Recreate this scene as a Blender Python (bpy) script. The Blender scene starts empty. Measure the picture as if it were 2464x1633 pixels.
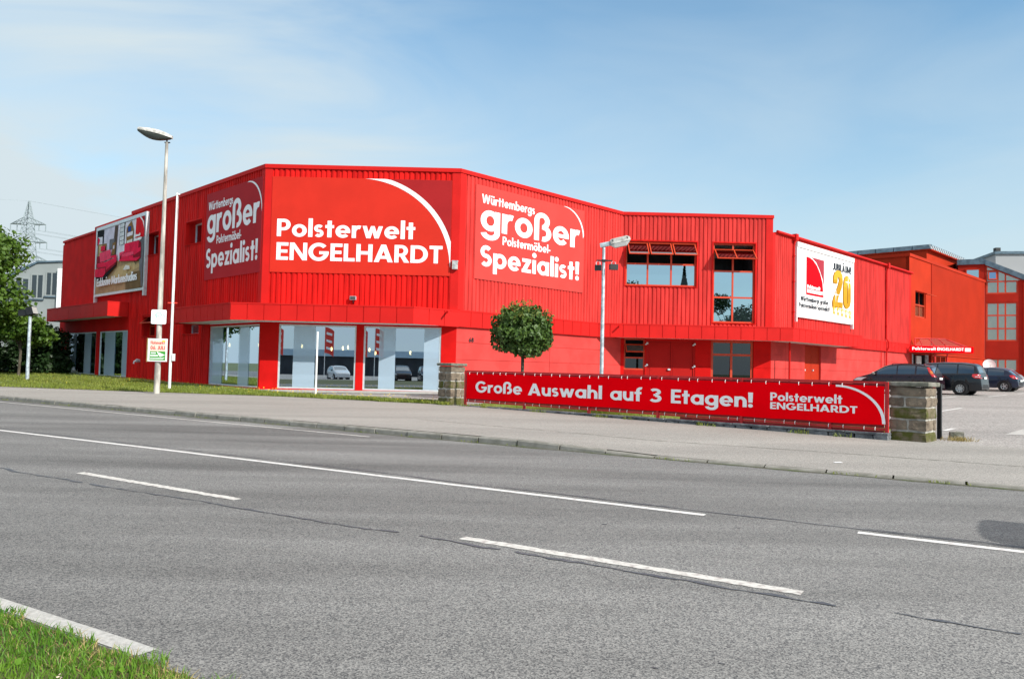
import bpy, bmesh, math, random
import numpy as np
from mathutils import Vector, Matrix
from mathutils.geometry import delaunay_2d_cdt
random.seed(7); RNG = np.random.default_rng(7)
SC = bpy.context.scene; COL = SC.collection
rad = math.radians
# ------------------------------------------------------------------ camera
cd = bpy.data.cameras.new('camera'); cam = bpy.data.objects.new('camera', cd); COL.objects.link(cam)
cd.lens = 27.06; cd.sensor_width = 36; cd.clip_end = 3000; cd.clip_start = 0.05
PITCH = math.atan(70/1852); ROLL = .0235
cam.matrix_world = Matrix.Translation((0, 0, 1.6)) @ Matrix.Rotation(math.pi/2+PITCH, 4, 'X') @ Matrix.Rotation(ROLL, 4, 'Z')
SC.camera = cam
# ------------------------------------------------------------------ light
SUN = Vector((1.1, -1.0, .95)).normalized()          # towards the sun
w = bpy.data.worlds.new('World'); SC.world = w; w.use_nodes = True
nt = w.node_tree; nt.nodes.clear()
out = nt.nodes.new('ShaderNodeOutputWorld'); bg = nt.nodes.new('ShaderNodeBackground')
sky = nt.nodes.new('ShaderNodeTexSky'); sky.sky_type = 'NISHITA'; sky.sun_disc = False
sky.sun_elevation = math.asin(SUN.z); sky.sun_rotation = math.atan2(SUN.x, SUN.y)
sky.air_density = 1.1; sky.dust_density = 1.0; sky.ozone_density = 2.0
tc = nt.nodes.new('ShaderNodeTexCoord')
def wn(t, **kw):
    n = nt.nodes.new(t)
    for k, v in kw.items(): setattr(n, k, v)
    return n
# thin cirrus: a stretched noise by view direction over the sky
mp = wn('ShaderNodeMapping'); mp.inputs['Rotation'].default_value = (rad(8), rad(26), rad(10)); mp.inputs['Scale'].default_value = (1.0, .9, 3.2)
n1 = wn('ShaderNodeTexNoise'); n1.inputs['Scale'].default_value = 2.1; n1.inputs['Detail'].default_value = 7; n1.inputs['Roughness'].default_value = .52; n1.inputs['Distortion'].default_value = .9
r1 = wn('ShaderNodeValToRGB'); r1.color_ramp.elements[0].position = .26; r1.color_ramp.elements[1].position = .82
sep = wn('ShaderNodeSeparateXYZ'); hz = wn('ShaderNodeMapRange'); hz.inputs[1].default_value = .0; hz.inputs[2].default_value = .42; hz.inputs[3].default_value = .82; hz.inputs[2].default_value = .42; hz.inputs[4].default_value = 0.0
mx = wn('ShaderNodeMath', operation='MULTIPLY'); mx.inputs[1].default_value = .85
ad = wn('ShaderNodeMath', operation='ADD'); ad.use_clamp = True
mix = wn('ShaderNodeMix', data_type='RGBA'); mix.inputs[7].default_value = (2.85, 3.30, 3.52, 1)
L = nt.links.new
bank = wn('ShaderNodeVectorMath', operation='DOT_PRODUCT'); bank.inputs[1].default_value = tuple(Vector((-.42, .88, .235)).normalized())
bk = wn('ShaderNodeMapRange', interpolation_type='SMOOTHSTEP'); bk.inputs[1].default_value = .90; bk.inputs[2].default_value = .995; bk.inputs[3].default_value = .52; bk.inputs[4].default_value = 1.5
bm1 = wn('ShaderNodeMath', operation='MULTIPLY'); L(tc.outputs['Generated'], bank.inputs[0]); L(bank.outputs['Value'], bk.inputs[0])
L(tc.outputs['Generated'], mp.inputs[0]); L(mp.outputs[0], n1.inputs['Vector']); L(n1.outputs['Fac'], r1.inputs[0])
L(tc.outputs['Generated'], sep.inputs[0]); L(sep.outputs['Z'], hz.inputs[0]); L(r1.outputs[0], mx.inputs[0])
L(mx.outputs[0], ad.inputs[0]); L(hz.outputs[0], ad.inputs[1]); L(r1.outputs[0], bm1.inputs[0]); L(bk.outputs[0], bm1.inputs[1]); L(bm1.outputs[0], mx.inputs[0]); L(ad.outputs[0], mix.inputs[0])
gn = wn('ShaderNodeMix', data_type='RGBA', blend_type='MULTIPLY'); gn.inputs[0].default_value = 1; gn.inputs[7].default_value = (.58, .80, .82, 1)
L(sky.outputs[0], gn.inputs[6]); L(gn.outputs[2], mix.inputs[6]); # unseen bright haze at the zenith, added to lift the ambient light
zn = wn('ShaderNodeMapRange', interpolation_type='SMOOTHSTEP'); zn.inputs[1].default_value = .50; zn.inputs[2].default_value = .80; zn.inputs[3].default_value = 0; zn.inputs[4].default_value = .9
mz = wn('ShaderNodeMix', data_type='RGBA'); mz.inputs[7].default_value = (6.0, 5.6, 5.3, 1); L(sep.outputs['Z'], zn.inputs[0]); L(zn.outputs[0], mz.inputs[0]); L(mix.outputs[2], mz.inputs[6]); L(mz.outputs[2], bg.inputs[0]); L(bg.outputs[0], out.inputs[0])
bg.inputs[1].default_value = .135
sd = bpy.data.lights.new('sun', 'SUN'); sd.energy = 2.95; sd.angle = rad(.6); sd.color = (1, .95, .87)
so = bpy.data.objects.new('sun', sd); COL.objects.link(so); so.rotation_euler = SUN.to_track_quat('Z', 'Y').to_euler(); so.location = (20, -20, 30)
SC.view_settings.view_transform = 'Standard'; SC.view_settings.look = 'None'; SC.view_settings.gamma = 1
SC.view_settings.exposure = .82
# ------------------------------------------------------------------ materials
def mat(name, col, rough=.6, metal=0, spec=.4, var=0, vscale=3, bump=0, bscale=40, col2=None, ramp=(.4, .6), detail=4, coat=0, vec='Object', stretch=None):
    """principled; optional noise between col and col2 (or a lighter/darker col by var) and a noise bump"""
    m = bpy.data.materials.new(name); m.use_nodes = True; t = m.node_tree; b = t.nodes['Principled BSDF']
    b.inputs['Base Color'].default_value = (*col, 1); b.inputs['Roughness'].default_value = rough; b.inputs['Metallic'].default_value = metal
    b.inputs['Specular IOR Level'].default_value = spec; b.inputs['Coat Weight'].default_value = coat; b.inputs['Coat Roughness'].default_value = .04
    if var or col2 or bump:
        c = t.nodes.new('ShaderNodeTexCoord'); src = c.outputs[vec]
        if stretch:
            mpn = t.nodes.new('ShaderNodeMapping'); mpn.inputs['Scale'].default_value = stretch; t.links.new(src, mpn.inputs[0]); src = mpn.outputs[0]
    if var or col2:
        n = t.nodes.new('ShaderNodeTexNoise'); n.inputs['Scale'].default_value = vscale; n.inputs['Detail'].default_value = detail
        r = t.nodes.new('ShaderNodeValToRGB'); e = r.color_ramp.elements
        e[0].position, e[1].position = ramp
        a = col if col2 else tuple(x*(1-var) for x in col); z = col2 or tuple(min(1, x*(1+var)) for x in col)
        e[0].color = (*a, 1); e[1].color = (*z, 1)
        t.links.new(src, n.inputs['Vector']); t.links.new(n.outputs['Fac'], r.inputs[0]); t.links.new(r.outputs[0], b.inputs['Base Color'])
    if bump:
        n = t.nodes.new('ShaderNodeTexNoise'); n.inputs['Scale'].default_value = bscale; n.inputs['Detail'].default_value = 3
        bm_ = t.nodes.new('ShaderNodeBump'); bm_.inputs['Strength'].default_value = bump; bm_.inputs['Distance'].default_value = .02
        t.links.new(src, n.inputs['Vector']); t.links.new(n.outputs['Fac'], bm_.inputs['Height']); t.links.new(bm_.outputs[0], b.inputs['Normal'])
    return m
def asphalt(name, a, b_, speck, scale, big=.35, tint2=None, spk=(.56, .70), roughness=.85, streak=None):
    """aggregate: fine noise speckle, coarser voronoi stones and broad wear patches"""
    m = bpy.data.materials.new(name); m.use_nodes = True; t = m.node_tree; p = t.nodes['Principled BSDF']; l = t.links.new
    c = t.nodes.new('ShaderNodeTexCoord')
    n = t.nodes.new('ShaderNodeTexVoronoi'); n.inputs['Scale'].default_value = scale; sx = t.nodes.new('ShaderNodeSeparateColor'); l(n.outputs['Color'], sx.inputs[0])
    r = t.nodes.new('ShaderNodeValToRGB'); r.color_ramp.elements[0].position = .05; r.color_ramp.elements[1].position = .95
    r.color_ramp.elements[0].color = (*a, 1); r.color_ramp.elements[1].color = (*b_, 1)
    n2 = t.nodes.new('ShaderNodeTexVoronoi'); n2.inputs['Scale'].default_value = scale*.55
    r2 = t.nodes.new('ShaderNodeValToRGB'); r2.color_ramp.elements[0].position = .02; r2.color_ramp.elements[0].color = (1, 1, 1, 1); r2.color_ramp.elements[1].position = .30; r2.color_ramp.elements[1].color = (0, 0, 0, 1)
    n4 = t.nodes.new('ShaderNodeTexNoise'); n4.inputs['Scale'].default_value = scale*.31; n4.inputs['Detail'].default_value = 1
    r4 = t.nodes.new('ShaderNodeValToRGB'); r4.color_ramp.elements[0].position, r4.color_ramp.elements[1].position = spk
    mu = t.nodes.new('ShaderNodeMath'); mu.operation = 'MULTIPLY'
    mxx = t.nodes.new('ShaderNodeMix'); mxx.data_type = 'RGBA'; mxx.inputs[7].default_value = (*speck, 1)
    n3 = t.nodes.new('ShaderNodeTexNoise'); n3.inputs['Scale'].default_value = .35; n3.inputs['Detail'].default_value = 5; n3.inputs['Roughness'].default_value = .6
    mp_ = t.nodes.new('ShaderNodeMapping'); mp_.inputs['Rotation'].default_value = (0, 0, rad(30.6)); mp_.inputs['Scale'].default_value = (.22, 1.6, 1)
    r3 = t.nodes.new('ShaderNodeMapRange'); r3.inputs[1].default_value = .3; r3.inputs[2].default_value = .7; r3.inputs[3].default_value = 1-big; r3.inputs[4].default_value = 1+big
    m3 = t.nodes.new('ShaderNodeMix'); m3.data_type = 'RGBA'; m3.blend_type = 'MULTIPLY'; m3.inputs[0].default_value = 1
    l(c.outputs['Object'], n.inputs['Vector']); l(c.outputs['Object'], n2.inputs['Vector']); l(c.outputs['Object'], n4.inputs['Vector'])
    l(c.outputs['Object'], mp_.inputs[0]); l(mp_.outputs[0], n3.inputs['Vector'])
    l(sx.outputs[0], r.inputs[0]); l(n2.outputs['Distance'], r2.inputs[0]); l(n4.outputs['Fac'], r4.inputs[0])
    l(r2.outputs[0], mu.inputs[0]); l(r4.outputs[0], mu.inputs[1]); l(mu.outputs[0], mxx.inputs[0]); l(r.outputs[0], mxx.inputs[6])
    l(n3.outputs['Fac'], r3.inputs[0]); l(mxx.outputs[2], m3.inputs[6]); l(r3.outputs[0], m3.inputs[7]); l(m3.outputs[2], p.inputs['Base Color'])
    p.inputs['Roughness'].default_value = roughness; p.inputs['Specular IOR Level'].default_value = .25
    bp = t.nodes.new('ShaderNodeBump'); bp.inputs['Strength'].default_value = .25; bp.inputs['Distance'].default_value = .004
    l(n.outputs['Distance'], bp.inputs['Height']); l(bp.outputs[0], p.inputs['Normal'])
    return m
def glass(name, tint=(.82, .9, .95), refl=.45, through=(.55, .62, .66), rough=.0, edge=1.0):
    m = bpy.data.materials.new(name); m.use_nodes = True; t = m.node_tree; t.nodes.remove(t.nodes['Principled BSDF'])
    g = t.nodes.new('ShaderNodeBsdfGlossy'); g.inputs['Color'].default_value = (*tint, 1); g.inputs['Roughness'].default_value = rough
    tr = t.nodes.new('ShaderNodeBsdfTransparent'); tr.inputs['Color'].default_value = (*through, 1)
    lw = t.nodes.new('ShaderNodeLayerWeight'); lw.inputs['Blend'].default_value = .35
    mr = t.nodes.new('ShaderNodeMapRange'); mr.inputs[3].default_value = refl; mr.inputs[4].default_value = edge
    ms = t.nodes.new('ShaderNodeMixShader')
    t.links.new(lw.outputs['Facing'], mr.inputs[0]); t.links.new(mr.outputs[0], ms.inputs[0]); t.links.new(tr.outputs[0], ms.inputs[1]); t.links.new(g.outputs[0], ms.inputs[2])
    t.links.new(ms.outputs[0], t.nodes['Material Output'].inputs[0])
    return m
def leafmat(name, a, b_, scale=2.5, ramp=(.35, .65), trans=.35):
    m = bpy.data.materials.new(name); m.use_nodes = True; t = m.node_tree; p = t.nodes['Principled BSDF']; l = t.links.new
    c = t.nodes.new('ShaderNodeTexCoord'); n = t.nodes.new('ShaderNodeTexNoise'); n.inputs['Scale'].default_value = scale; n.inputs['Detail'].default_value = 6; n.inputs['Roughness'].default_value = .8
    r = t.nodes.new('ShaderNodeValToRGB'); r.color_ramp.elements[0].position, r.color_ramp.elements[1].position = ramp
    r.color_ramp.elements[0].color = (*a, 1); r.color_ramp.elements[1].color = (*b_, 1)
    l(c.outputs['Object'], n.inputs['Vector']); l(n.outputs['Fac'], r.inputs[0]); l(r.outputs[0], p.inputs['Base Color'])
    p.inputs['Roughness'].default_value = .5; p.inputs['Specular IOR Level'].default_value = .35
    tl = t.nodes.new('ShaderNodeBsdfTranslucent'); l(r.outputs[0], tl.inputs['Color'])
    ms = t.nodes.new('ShaderNodeMixShader'); ms.inputs[0].default_value = trans
    l(p.outputs[0], ms.inputs[1]); l(tl.outputs[0], ms.inputs[2]); l(ms.outputs[0], t.nodes['Material Output'].inputs[0])
    return m
def filmmat(name):
    m = bpy.data.materials.new(name); m.use_nodes = True; t = m.node_tree; p = t.nodes['Principled BSDF']; p.inputs['Base Color'].default_value = (.60, .75, .88, 1); p.inputs['Roughness'].default_value = .35
    tr = t.nodes.new('ShaderNodeBsdfTransparent'); tr.inputs['Color'].default_value = (.9, .94, .97, 1); ms = t.nodes.new('ShaderNodeMixShader'); ms.inputs[0].default_value = .50
    t.links.new(tr.outputs[0], ms.inputs[1]); t.links.new(p.outputs[0], ms.inputs[2]); t.links.new(ms.outputs[0], t.nodes['Material Output'].inputs[0]); return m
def emit(name, col, s):
    m = bpy.data.materials.new(name); m.use_nodes = True; b = m.node_tree.nodes['Principled BSDF']
    b.inputs['Base Color'].default_value = (*col, 1); b.inputs['Emission Color'].default_value = (*col, 1); b.inputs['Emission Strength'].default_value = s
    return m
M = dict(
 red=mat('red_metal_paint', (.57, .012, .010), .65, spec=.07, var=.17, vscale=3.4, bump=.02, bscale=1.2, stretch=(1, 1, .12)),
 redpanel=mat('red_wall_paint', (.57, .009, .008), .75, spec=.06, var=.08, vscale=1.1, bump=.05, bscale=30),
 redfade=mat('sunlit_red_paint', (.56, .038, .033), .62, spec=.10, var=.16, vscale=3.4, stretch=(1, 1, .12)), redlitp=mat('sunlit_wall_paint', (.56, .054, .048), .7, spec=.10, var=.10, vscale=1.1, bump=.05, bscale=30),  # lit copies of the reds: pinkness of the sunlit walls put into the colour
 redband=mat('red_band_paint', (.55, .014, .012), .6, spec=.10, var=.05, vscale=.8),
 redtrim=mat('red_trim', (.52, .048, .012), .5, spec=.4, var=.06, vscale=2),
 reddoor=mat('red_door_paint', (.42, .012, .010), .6, spec=.08, var=.05, vscale=1),
 signred=mat('sign_red', (.56, .026, .014), .6, spec=.12, var=.04, vscale=.7),
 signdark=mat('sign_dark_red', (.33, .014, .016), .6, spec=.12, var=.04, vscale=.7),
 signlit=mat('sign_sunlit_red', (.50, .052, .044), .6, spec=.12, var=.04, vscale=.8),  # sign red made pinker to carry the strong sun on its wall
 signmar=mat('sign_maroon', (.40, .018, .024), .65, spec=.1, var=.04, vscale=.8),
 vinyl=mat('white_vinyl', (.84, .85, .86), .45, var=.03, vscale=2),
 bannerred=mat('banner_red', (.97, .001, .006), 1.0, spec=.0, var=.04, vscale=1.5, bump=.7, bscale=2.2),
 maroon=mat('maroon_board', (.34, .010, .014), .6, var=.15, vscale=3),
 soffit=mat('pale_soffit', (.66, .68, .60), .7, var=.08, vscale=2),
 orange=mat('orange_render', (.43, .030, .009), .8, spec=.1, var=.06, vscale=.5, bump=.05, bscale=20),
 orangec=mat('orange_cladding', (.41, .028, .009), .7, spec=.1, var=.05, vscale=.5),
 brickr=mat('tower_red', (.37, .022, .012), .85, spec=.1, var=.06, vscale=.8),
 slate=mat('slate_grey_metal', (.10, .15, .19), .45, metal=.3, var=.2, vscale=2),
 slatel=mat('pale_seam_metal', (.45, .47, .47), .4, metal=.3, var=.1, vscale=3),
 white=mat('white_paint', (.80, .81, .80), .5, var=.05, vscale=3),
 alu=mat('aluminium_frame', (.62, .66, .68), .4, metal=.3, var=.05, vscale=4),
 galv=mat('galvanised_steel', (.46, .53, .57), .5, metal=.35, var=.25, vscale=6, bump=.1, bscale=30),
 concpole=mat('weathered_concrete', (.40, .37, .33), .8, var=.35, vscale=5, bump=.2, bscale=40, stretch=(1, 1, .25)),
 lamphead=mat('weathered_lamp_shell', (.44, .43, .40), .5, var=.28, vscale=6),
 dark=mat('near_black', (.012, .013, .015), .5, var=.2, vscale=4),
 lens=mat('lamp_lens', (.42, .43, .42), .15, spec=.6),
 darklens=mat('dark_lamp_bowl', (.05, .06, .055), .15, spec=.6),
 room=mat('dim_interior', (.045, .05, .056), .8, var=.3, vscale=1.5),
 curtain=mat('sheer_white_curtain', (.74, .78, .80), .8, var=.06, vscale=4, stretch=(8, 8, .2)),
 ceiltile=mat('ceiling_tiles', (.20, .21, .20), .8, col2=(.05, .05, .05), vscale=9, ramp=(.45, .55)),
 glassd=glass('display_glass', (.74, .88, 1.0), .60, (.42, .50, .56)),
 glassu=glass('blue_window_glass', (.50, .65, .76), .78, (.10, .12, .13)),
 glassk=glass('dark_window_glass', (.55, .6, .65), .10, (.10, .10, .11)),
 glassc=glass('clear_glass', (.9, .9, .9), .03, (.86, .84, .82), 0, .10), glasst=glass('tower_glass', (.80, .84, .82), .35, (.75, .76, .68)),
 blind=mat('beige_blind', (.42, .42, .33), .8, var=.06, vscale=2),
 stone=mat('sandstone', (.235, .185, .135), .9, col2=(.10, .078, .058), vscale=4, ramp=(.35, .7), bump=.9, bscale=14, detail=8),
 mossy=mat('mossy_sandstone', (.17, .135, .09), .95, col2=(.075, .078, .014), vscale=5, ramp=(.38, .60), bump=.9, bscale=14, detail=8),
 capst=mat('weathered_cap_stone', (.22, .21, .18), .95, col2=(.10, .105, .075), vscale=6, ramp=(.35, .65), bump=.5, bscale=20, detail=8),
 mortar=mat('mortar', (.40, .38, .34), .95, var=.2, vscale=9),
 greystone=mat('grey_rubble_stone', (.20, .21, .22), .95, col2=(.07, .075, .085), vscale=5, ramp=(.35, .65), bump=.9, bscale=18, detail=8),
 kerb=mat('kerb_granite', (.27, .26, .235), .9, col2=(.17, .165, .14), vscale=5, ramp=(.35, .7), bump=.4, bscale=50, detail=8),
 gutterdirt=mat('gutter_grime', (.10, .095, .07), .95, col2=(.06, .08, .02), vscale=3, ramp=(.45, .6)),
 paint=mat('road_paint', (.64, .635, .62), .8, col2=(.40, .36, .35), vscale=14, ramp=(.48, .75), bump=.2, bscale=120, detail=6),
 paintold=mat('worn_road_paint', (.56, .55, .52), .8, col2=(.30, .26, .25), vscale=16, ramp=(.48, .70), bump=.2, bscale=120, detail=6),
 tar=mat('tar_seam', (.055, .062, .075), .6, col2=(.10, .105, .115), vscale=9, ramp=(.4, .65), detail=6),
 seamg=mat('mossy_joint', (.05, .055, .03), .95, var=.3, vscale=6),
 road=asphalt('road_asphalt', (.064, .065, .068), (.252, .249, .239), (.60, .59, .56), 110, .40, None, (.60, .74)),
 pave=asphalt('pavement_asphalt', (.19, .182, .17), (.36, .342, .315), (.54, .51, .47), 80, .15),
 lot=asphalt('lot_asphalt', (.165, .155, .148), (.40, .38, .36), (.56, .53, .50), 40, .15),
 slab=mat('paving_slabs', (.38, .37, .34), .9, var=.15, vscale=3, bump=.1, bscale=30),
 soil=mat('soil_under_grass', (.05, .06, .018), 1, col2=(.09, .085, .03), vscale=6),
 ground=mat('distant_ground', (.10, .12, .05), 1, var=.2, vscale=.1),
 grass=leafmat('grass_blades', (.055, .175, .012), (.175, .315, .030), 1.7, (.35, .65), .3),
 grassfar=leafmat('verge_grass', (.11, .17, .022), (.30, .33, .055), .8, (.3, .7), .3),
 straw=leafmat('dry_grass', (.32, .24, .09), (.42, .34, .14), 3, (.35, .65), .2),
 yellow=mat('yellow_petals', (.85, .62, .03), .6),
 clover=mat('clover_white', (.62, .50, .40), .7),
 leaf=leafmat('maple_leaves', (.018, .056, .010), (.105, .175, .028), 3.2, (.30, .70), .12),
 leafy=leafmat('young_leaves', (.11, .17, .03), (.24, .22, .05), 5, (.35, .65), .3),
 leaft=leafmat('street_tree_leaves', (.030, .085, .010), (.125, .215, .024), 1.2, (.35, .65), .3),
 hedge=leafmat('hedge_leaves', (.008, .026, .008), (.028, .065, .014), 1.0, (.35, .65), .2),
 bark=mat('bark', (.085, .07, .05), .95, var=.3, vscale=8, bump=.6, bscale=25, stretch=(1, 1, .3)),
 conif=leafmat('spruce_needles', (.008, .022, .012), (.02, .045, .02), 2, (.35, .65), .05),
 plaster=mat('pale_grey_plaster', (.27, .30, .30), .85, var=.05, vscale=.4),
 plastergrey=mat('light_grey_wall', (.36, .37, .38), .85, var=.03, vscale=.3),
 steel=mat('pylon_steel', (.24, .29, .31), .6, metal=.2),
 rust=mat('red_fence_paint', (.52, .020, .022), .55, var=.12, vscale=4),
 blackpaint=mat('black_paint', (.015, .016, .018), .4, var=.2, vscale=4),
 tyre=mat('tyre_rubber', (.016, .016, .017), .85, var=.2, vscale=8),
 rim=mat('alloy_rim', (.55, .57, .58), .3, metal=.7),
 carglass=glass('car_glass', (.78, .86, .92), .16, (.10, .12, .13)),
 carblack=mat('black_car_paint', (.006, .008, .012), .25, spec=.4, coat=.35, var=.1, vscale=2),
 carredblack=mat('red_reflection_black_car_paint', (.018, .005, .009), .25, spec=.4, coat=.35, var=.1, vscale=2),  # black paint with a red reflection put into its base colour
 carblue=mat('dark_blue_car_paint', (.008, .013, .036), .25, spec=.4, coat=.35, var=.1, vscale=2),
 carwhite=mat('white_car_paint', (.72, .73, .73), .25, spec=.5, coat=.6, var=.02, vscale=2),
 carsilver=mat('silver_car_paint', (.32, .34, .36), .3, metal=.5, coat=.6, var=.05, vscale=2),
 tail=mat('tail_light_red', (.62, .012, .012), .12, spec=.7, coat=.5),
 amber=mat('amber_lens', (.75, .20, .03), .15, spec=.7),
 lightlens=mat('headlight_lens', (.70, .73, .76), .08, spec=.8),
 plate=mat('number_plate_white', (.78, .78, .76), .4),
 plastic=mat('black_trim', (.02, .02, .022), .6),
 paper=mat('paper', (.74, .74, .74), .7), green=mat('poster_green', (.05, .30, .04), .5), redink=mat('red_ink', (.78, .06, .04), .5),
 tealink=mat('faded_green_ink', (.25, .50, .42), .5), pinkpaper=mat('pale_pink_paper', (.82, .62, .52), .6),
 ink=mat('black_ink', (.012, .014, .02), .5), boardwhite=mat('board_white', (.92, .92, .92), .5),
 logored=mat('logo_red', (.62, .003, .010), .8, spec=.05), logodark=mat('logo_dark_red', (.36, .014, .03), .5),
 gold=mat('gold_print', (.52, .29, .018), .6, spec=.1, col2=(.40, .19, .008), vscale=.7, ramp=(.35, .65)), goldside=mat('gold_side_print', (.22, .085, .004), .6, spec=.1), goldlt=mat('bright_gold_print', (.66, .38, .03), .6, spec=.1), goldhl=mat('gold_sheen_print', (.60, .35, .030), .6, spec=.1),
 bulb=emit('warm_bulb', (1, .72, .28), 6),
)
M['film'] = filmmat('frosted_film')
for nm, c in dict(p_wall=(.74, .70, .80), p_wall2=(.84, .82, .88), p_floor=(.52, .37, .21), p_floord=(.24, .16, .08), p_dark=(.012, .012, .015), p_sofa=(.86, .020, .10), p_sofal=(.96, .10, .20), p_sofad=(.34, .004, .03), p_red2=(.74, .012, .028), p_red2d=(.44, .008, .018), p_wood=(.32, .19, .07), p_win=(.82, .85, .86), p_blue=(.02, .10, .36), p_brown=(.14, .10, .08), p_grey=(.22, .22, .24), p_book=(.8, .78, .72), p_rug=(.66, .50, .27)).items():
    M[nm] = mat(nm.replace('p_', 'print_'), tuple(x**1.18 for x in c), .7, spec=.08, var=.10, vscale=2.5)
# ------------------------------------------------------------------ mesh helpers
BASE = {}
class MB:
    def __init__(s): s.v = []; s.f = []
    def poly(s, pts):
        i = len(s.v); s.v += [tuple(p) for p in pts]; s.f.append(tuple(range(i, i+len(pts))))
    def ob(s, o, a, b, c):
        o, a, b, c = map(Vector, (o, a, b, c)); i = len(s.v)
        s.v += [tuple(o+a*x+b*y+c*z) for z in (0, 1) for y in (0, 1) for x in (0, 1)]
        s.f += [(i, i+2, i+3, i+1), (i+4, i+5, i+7, i+6), (i, i+1, i+5, i+4), (i+2, i+6, i+7, i+3), (i, i+4, i+6, i+2), (i+1, i+3, i+7, i+5)]
    def box(s, c, d, rz=0):
        ca, sa = math.cos(rz), math.sin(rz); ax = Vector((ca*d[0], sa*d[0], 0)); ay = Vector((-sa*d[1], ca*d[1], 0)); az = Vector((0, 0, d[2]))
        s.ob(Vector(c)-ax/2-ay/2-az/2, ax, ay, az)
    def prism(s, pts, vec):
        n = len(pts); i = len(s.v); v = Vector(vec); P = [Vector(p) for p in pts]
        s.v += [tuple(p) for p in P]+[tuple(p+v) for p in P]
        s.f.append(tuple(range(i, i+n))); s.f.append(tuple(range(i+2*n-1, i+n-1, -1)))
        s.f += [(i+k, i+n+k, i+n+(k+1) % n, i+(k+1) % n) for k in range(n)]
    def cyl(s, p0, p1, r0, r1=None, n=12):
        s.tube([p0, p1], [r0, r0 if r1 is None else r1], n)
    def tube(s, pts, r, n=8):
        P = [Vector(p) for p in pts]; rs = r if isinstance(r, (list, tuple)) else [r]*len(P); i0 = len(s.v); ref = None
        for k, p in enumerate(P):
            d = (P[min(k+1, len(P)-1)]-P[max(k-1, 0)]).normalized()
            if ref is None: ref = Vector((0, 0, 1)) if abs(d.z) < .9 else Vector((1, 0, 0))
            a = d.cross(ref).normalized(); b = d.cross(a)
            s.v += [tuple(p+(a*math.cos(q)+b*math.sin(q))*rs[k]) for q in [2*math.pi*j/n for j in range(n)]]
        for k in range(len(P)-1):
            for j in range(n):
                a = i0+k*n+j; b = i0+k*n+(j+1) % n; s.f.append((a, b, b+n, a+n))
        s.f.append(tuple(range(i0+n-1, i0-1, -1))); e = i0+(len(P)-1)*n; s.f.append(tuple(range(e, e+n)))
    def grid(s, rows, closed=False):
        i = len(s.v); n = len(rows[0])
        for r_ in rows: s.v += [tuple(p) for p in r_]
        for a in range(len(rows)-1):
            for b in range(n if closed else n-1):
                c = (b+1) % n; s.f.append((i+a*n+b, i+a*n+c, i+(a+1)*n+c, i+(a+1)*n+b))
    def build(s, name, m, parent=None, smooth=False, recalc=True):
        me = bpy.data.meshes.new(name); b = BASE.get(parent, Vector()) if parent else Vector()
        v = np.array(s.v, dtype=float).reshape(-1, 3)-np.array(b)
        me.from_pydata(v.tolist(), [], s.f); me.materials.append(m)
        if recalc:
            bm = bmesh.new(); bm.from_mesh(me); bmesh.ops.recalc_face_normals(bm, faces=bm.faces); bm.to_mesh(me); bm.free()
        if smooth:
            me.shade_smooth()
            if smooth != 'all': me.set_sharp_from_angle(angle=rad(38))
        o = bpy.data.objects.new(name, me); COL.objects.link(o)
        if parent: o.parent = parent; BASE[o] = b
        return o
def thing(name, label, cat, loc=(0, 0, 0), group=None):
    o = bpy.data.objects.new(name, None); COL.objects.link(o); o.location = loc; BASE[o] = Vector(loc); o.empty_display_size = .3
    return tag(o, label, cat, group)
def tag(o, label, cat, group=None):
    o['label'] = label; o['category'] = cat
    if group: o['group'] = group
    return o
def struct(o): o['kind'] = 'structure'; return o
def stuff(o, label, cat): o['kind'] = 'stuff'; return tag(o, label, cat)
def dup(o, parent=None):
    c = o.copy(); COL.objects.link(c); c.parent = parent
    for ch in list(o.children): dup(ch, c)
    return c
class Fr:                                             # a vertical face: along s, up z, outwards off
    def __init__(s, o, d, n): s.o = Vector((*o, 0)); s.d = Vector((*d, 0)).normalized(); s.n = Vector((*n, 0)).normalized()
    def P(s, a, z, off=0): p = s.o+s.d*a+s.n*off; return Vector((p.x, p.y, z))
    def box(s, mb, s0, s1, z0, z1, o0, o1): mb.ob(s.P(s0, z0, o0), s.d*(s1-s0), s.n*(o1-o0), Vector((0, 0, z1-z0)))
    def rect(s, mb, s0, s1, z0, z1, off): mb.poly([s.P(s0, z0, off), s.P(s1, z0, off), s.P(s1, z1, off), s.P(s0, z1, off)])
R_ = math.sqrt(.5)
A = (-12.0, 36.7); B = (-2.655, 36.7); C_ = (6.488, 45.843); D_ = (15.438, 45.843); E_ = (32.55, 62.955)
FL = Fr(A, (-R_, R_), (-R_, -R_)); FF = Fr(A, (1, 0), (0, -1)); FR = Fr(B, (R_, R_), (R_, -R_)); F2 = Fr(C_, (1, 0), (0, -1)); FR2 = Fr(D_, (R_, R_), (R_, -R_))
FENCE = Fr((-1.75, 27.1), (.71774, -.69631), (-.69631, -.71774))
FO = Fr((32.7, 63.1), (R_, R_), (R_, -R_))
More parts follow.
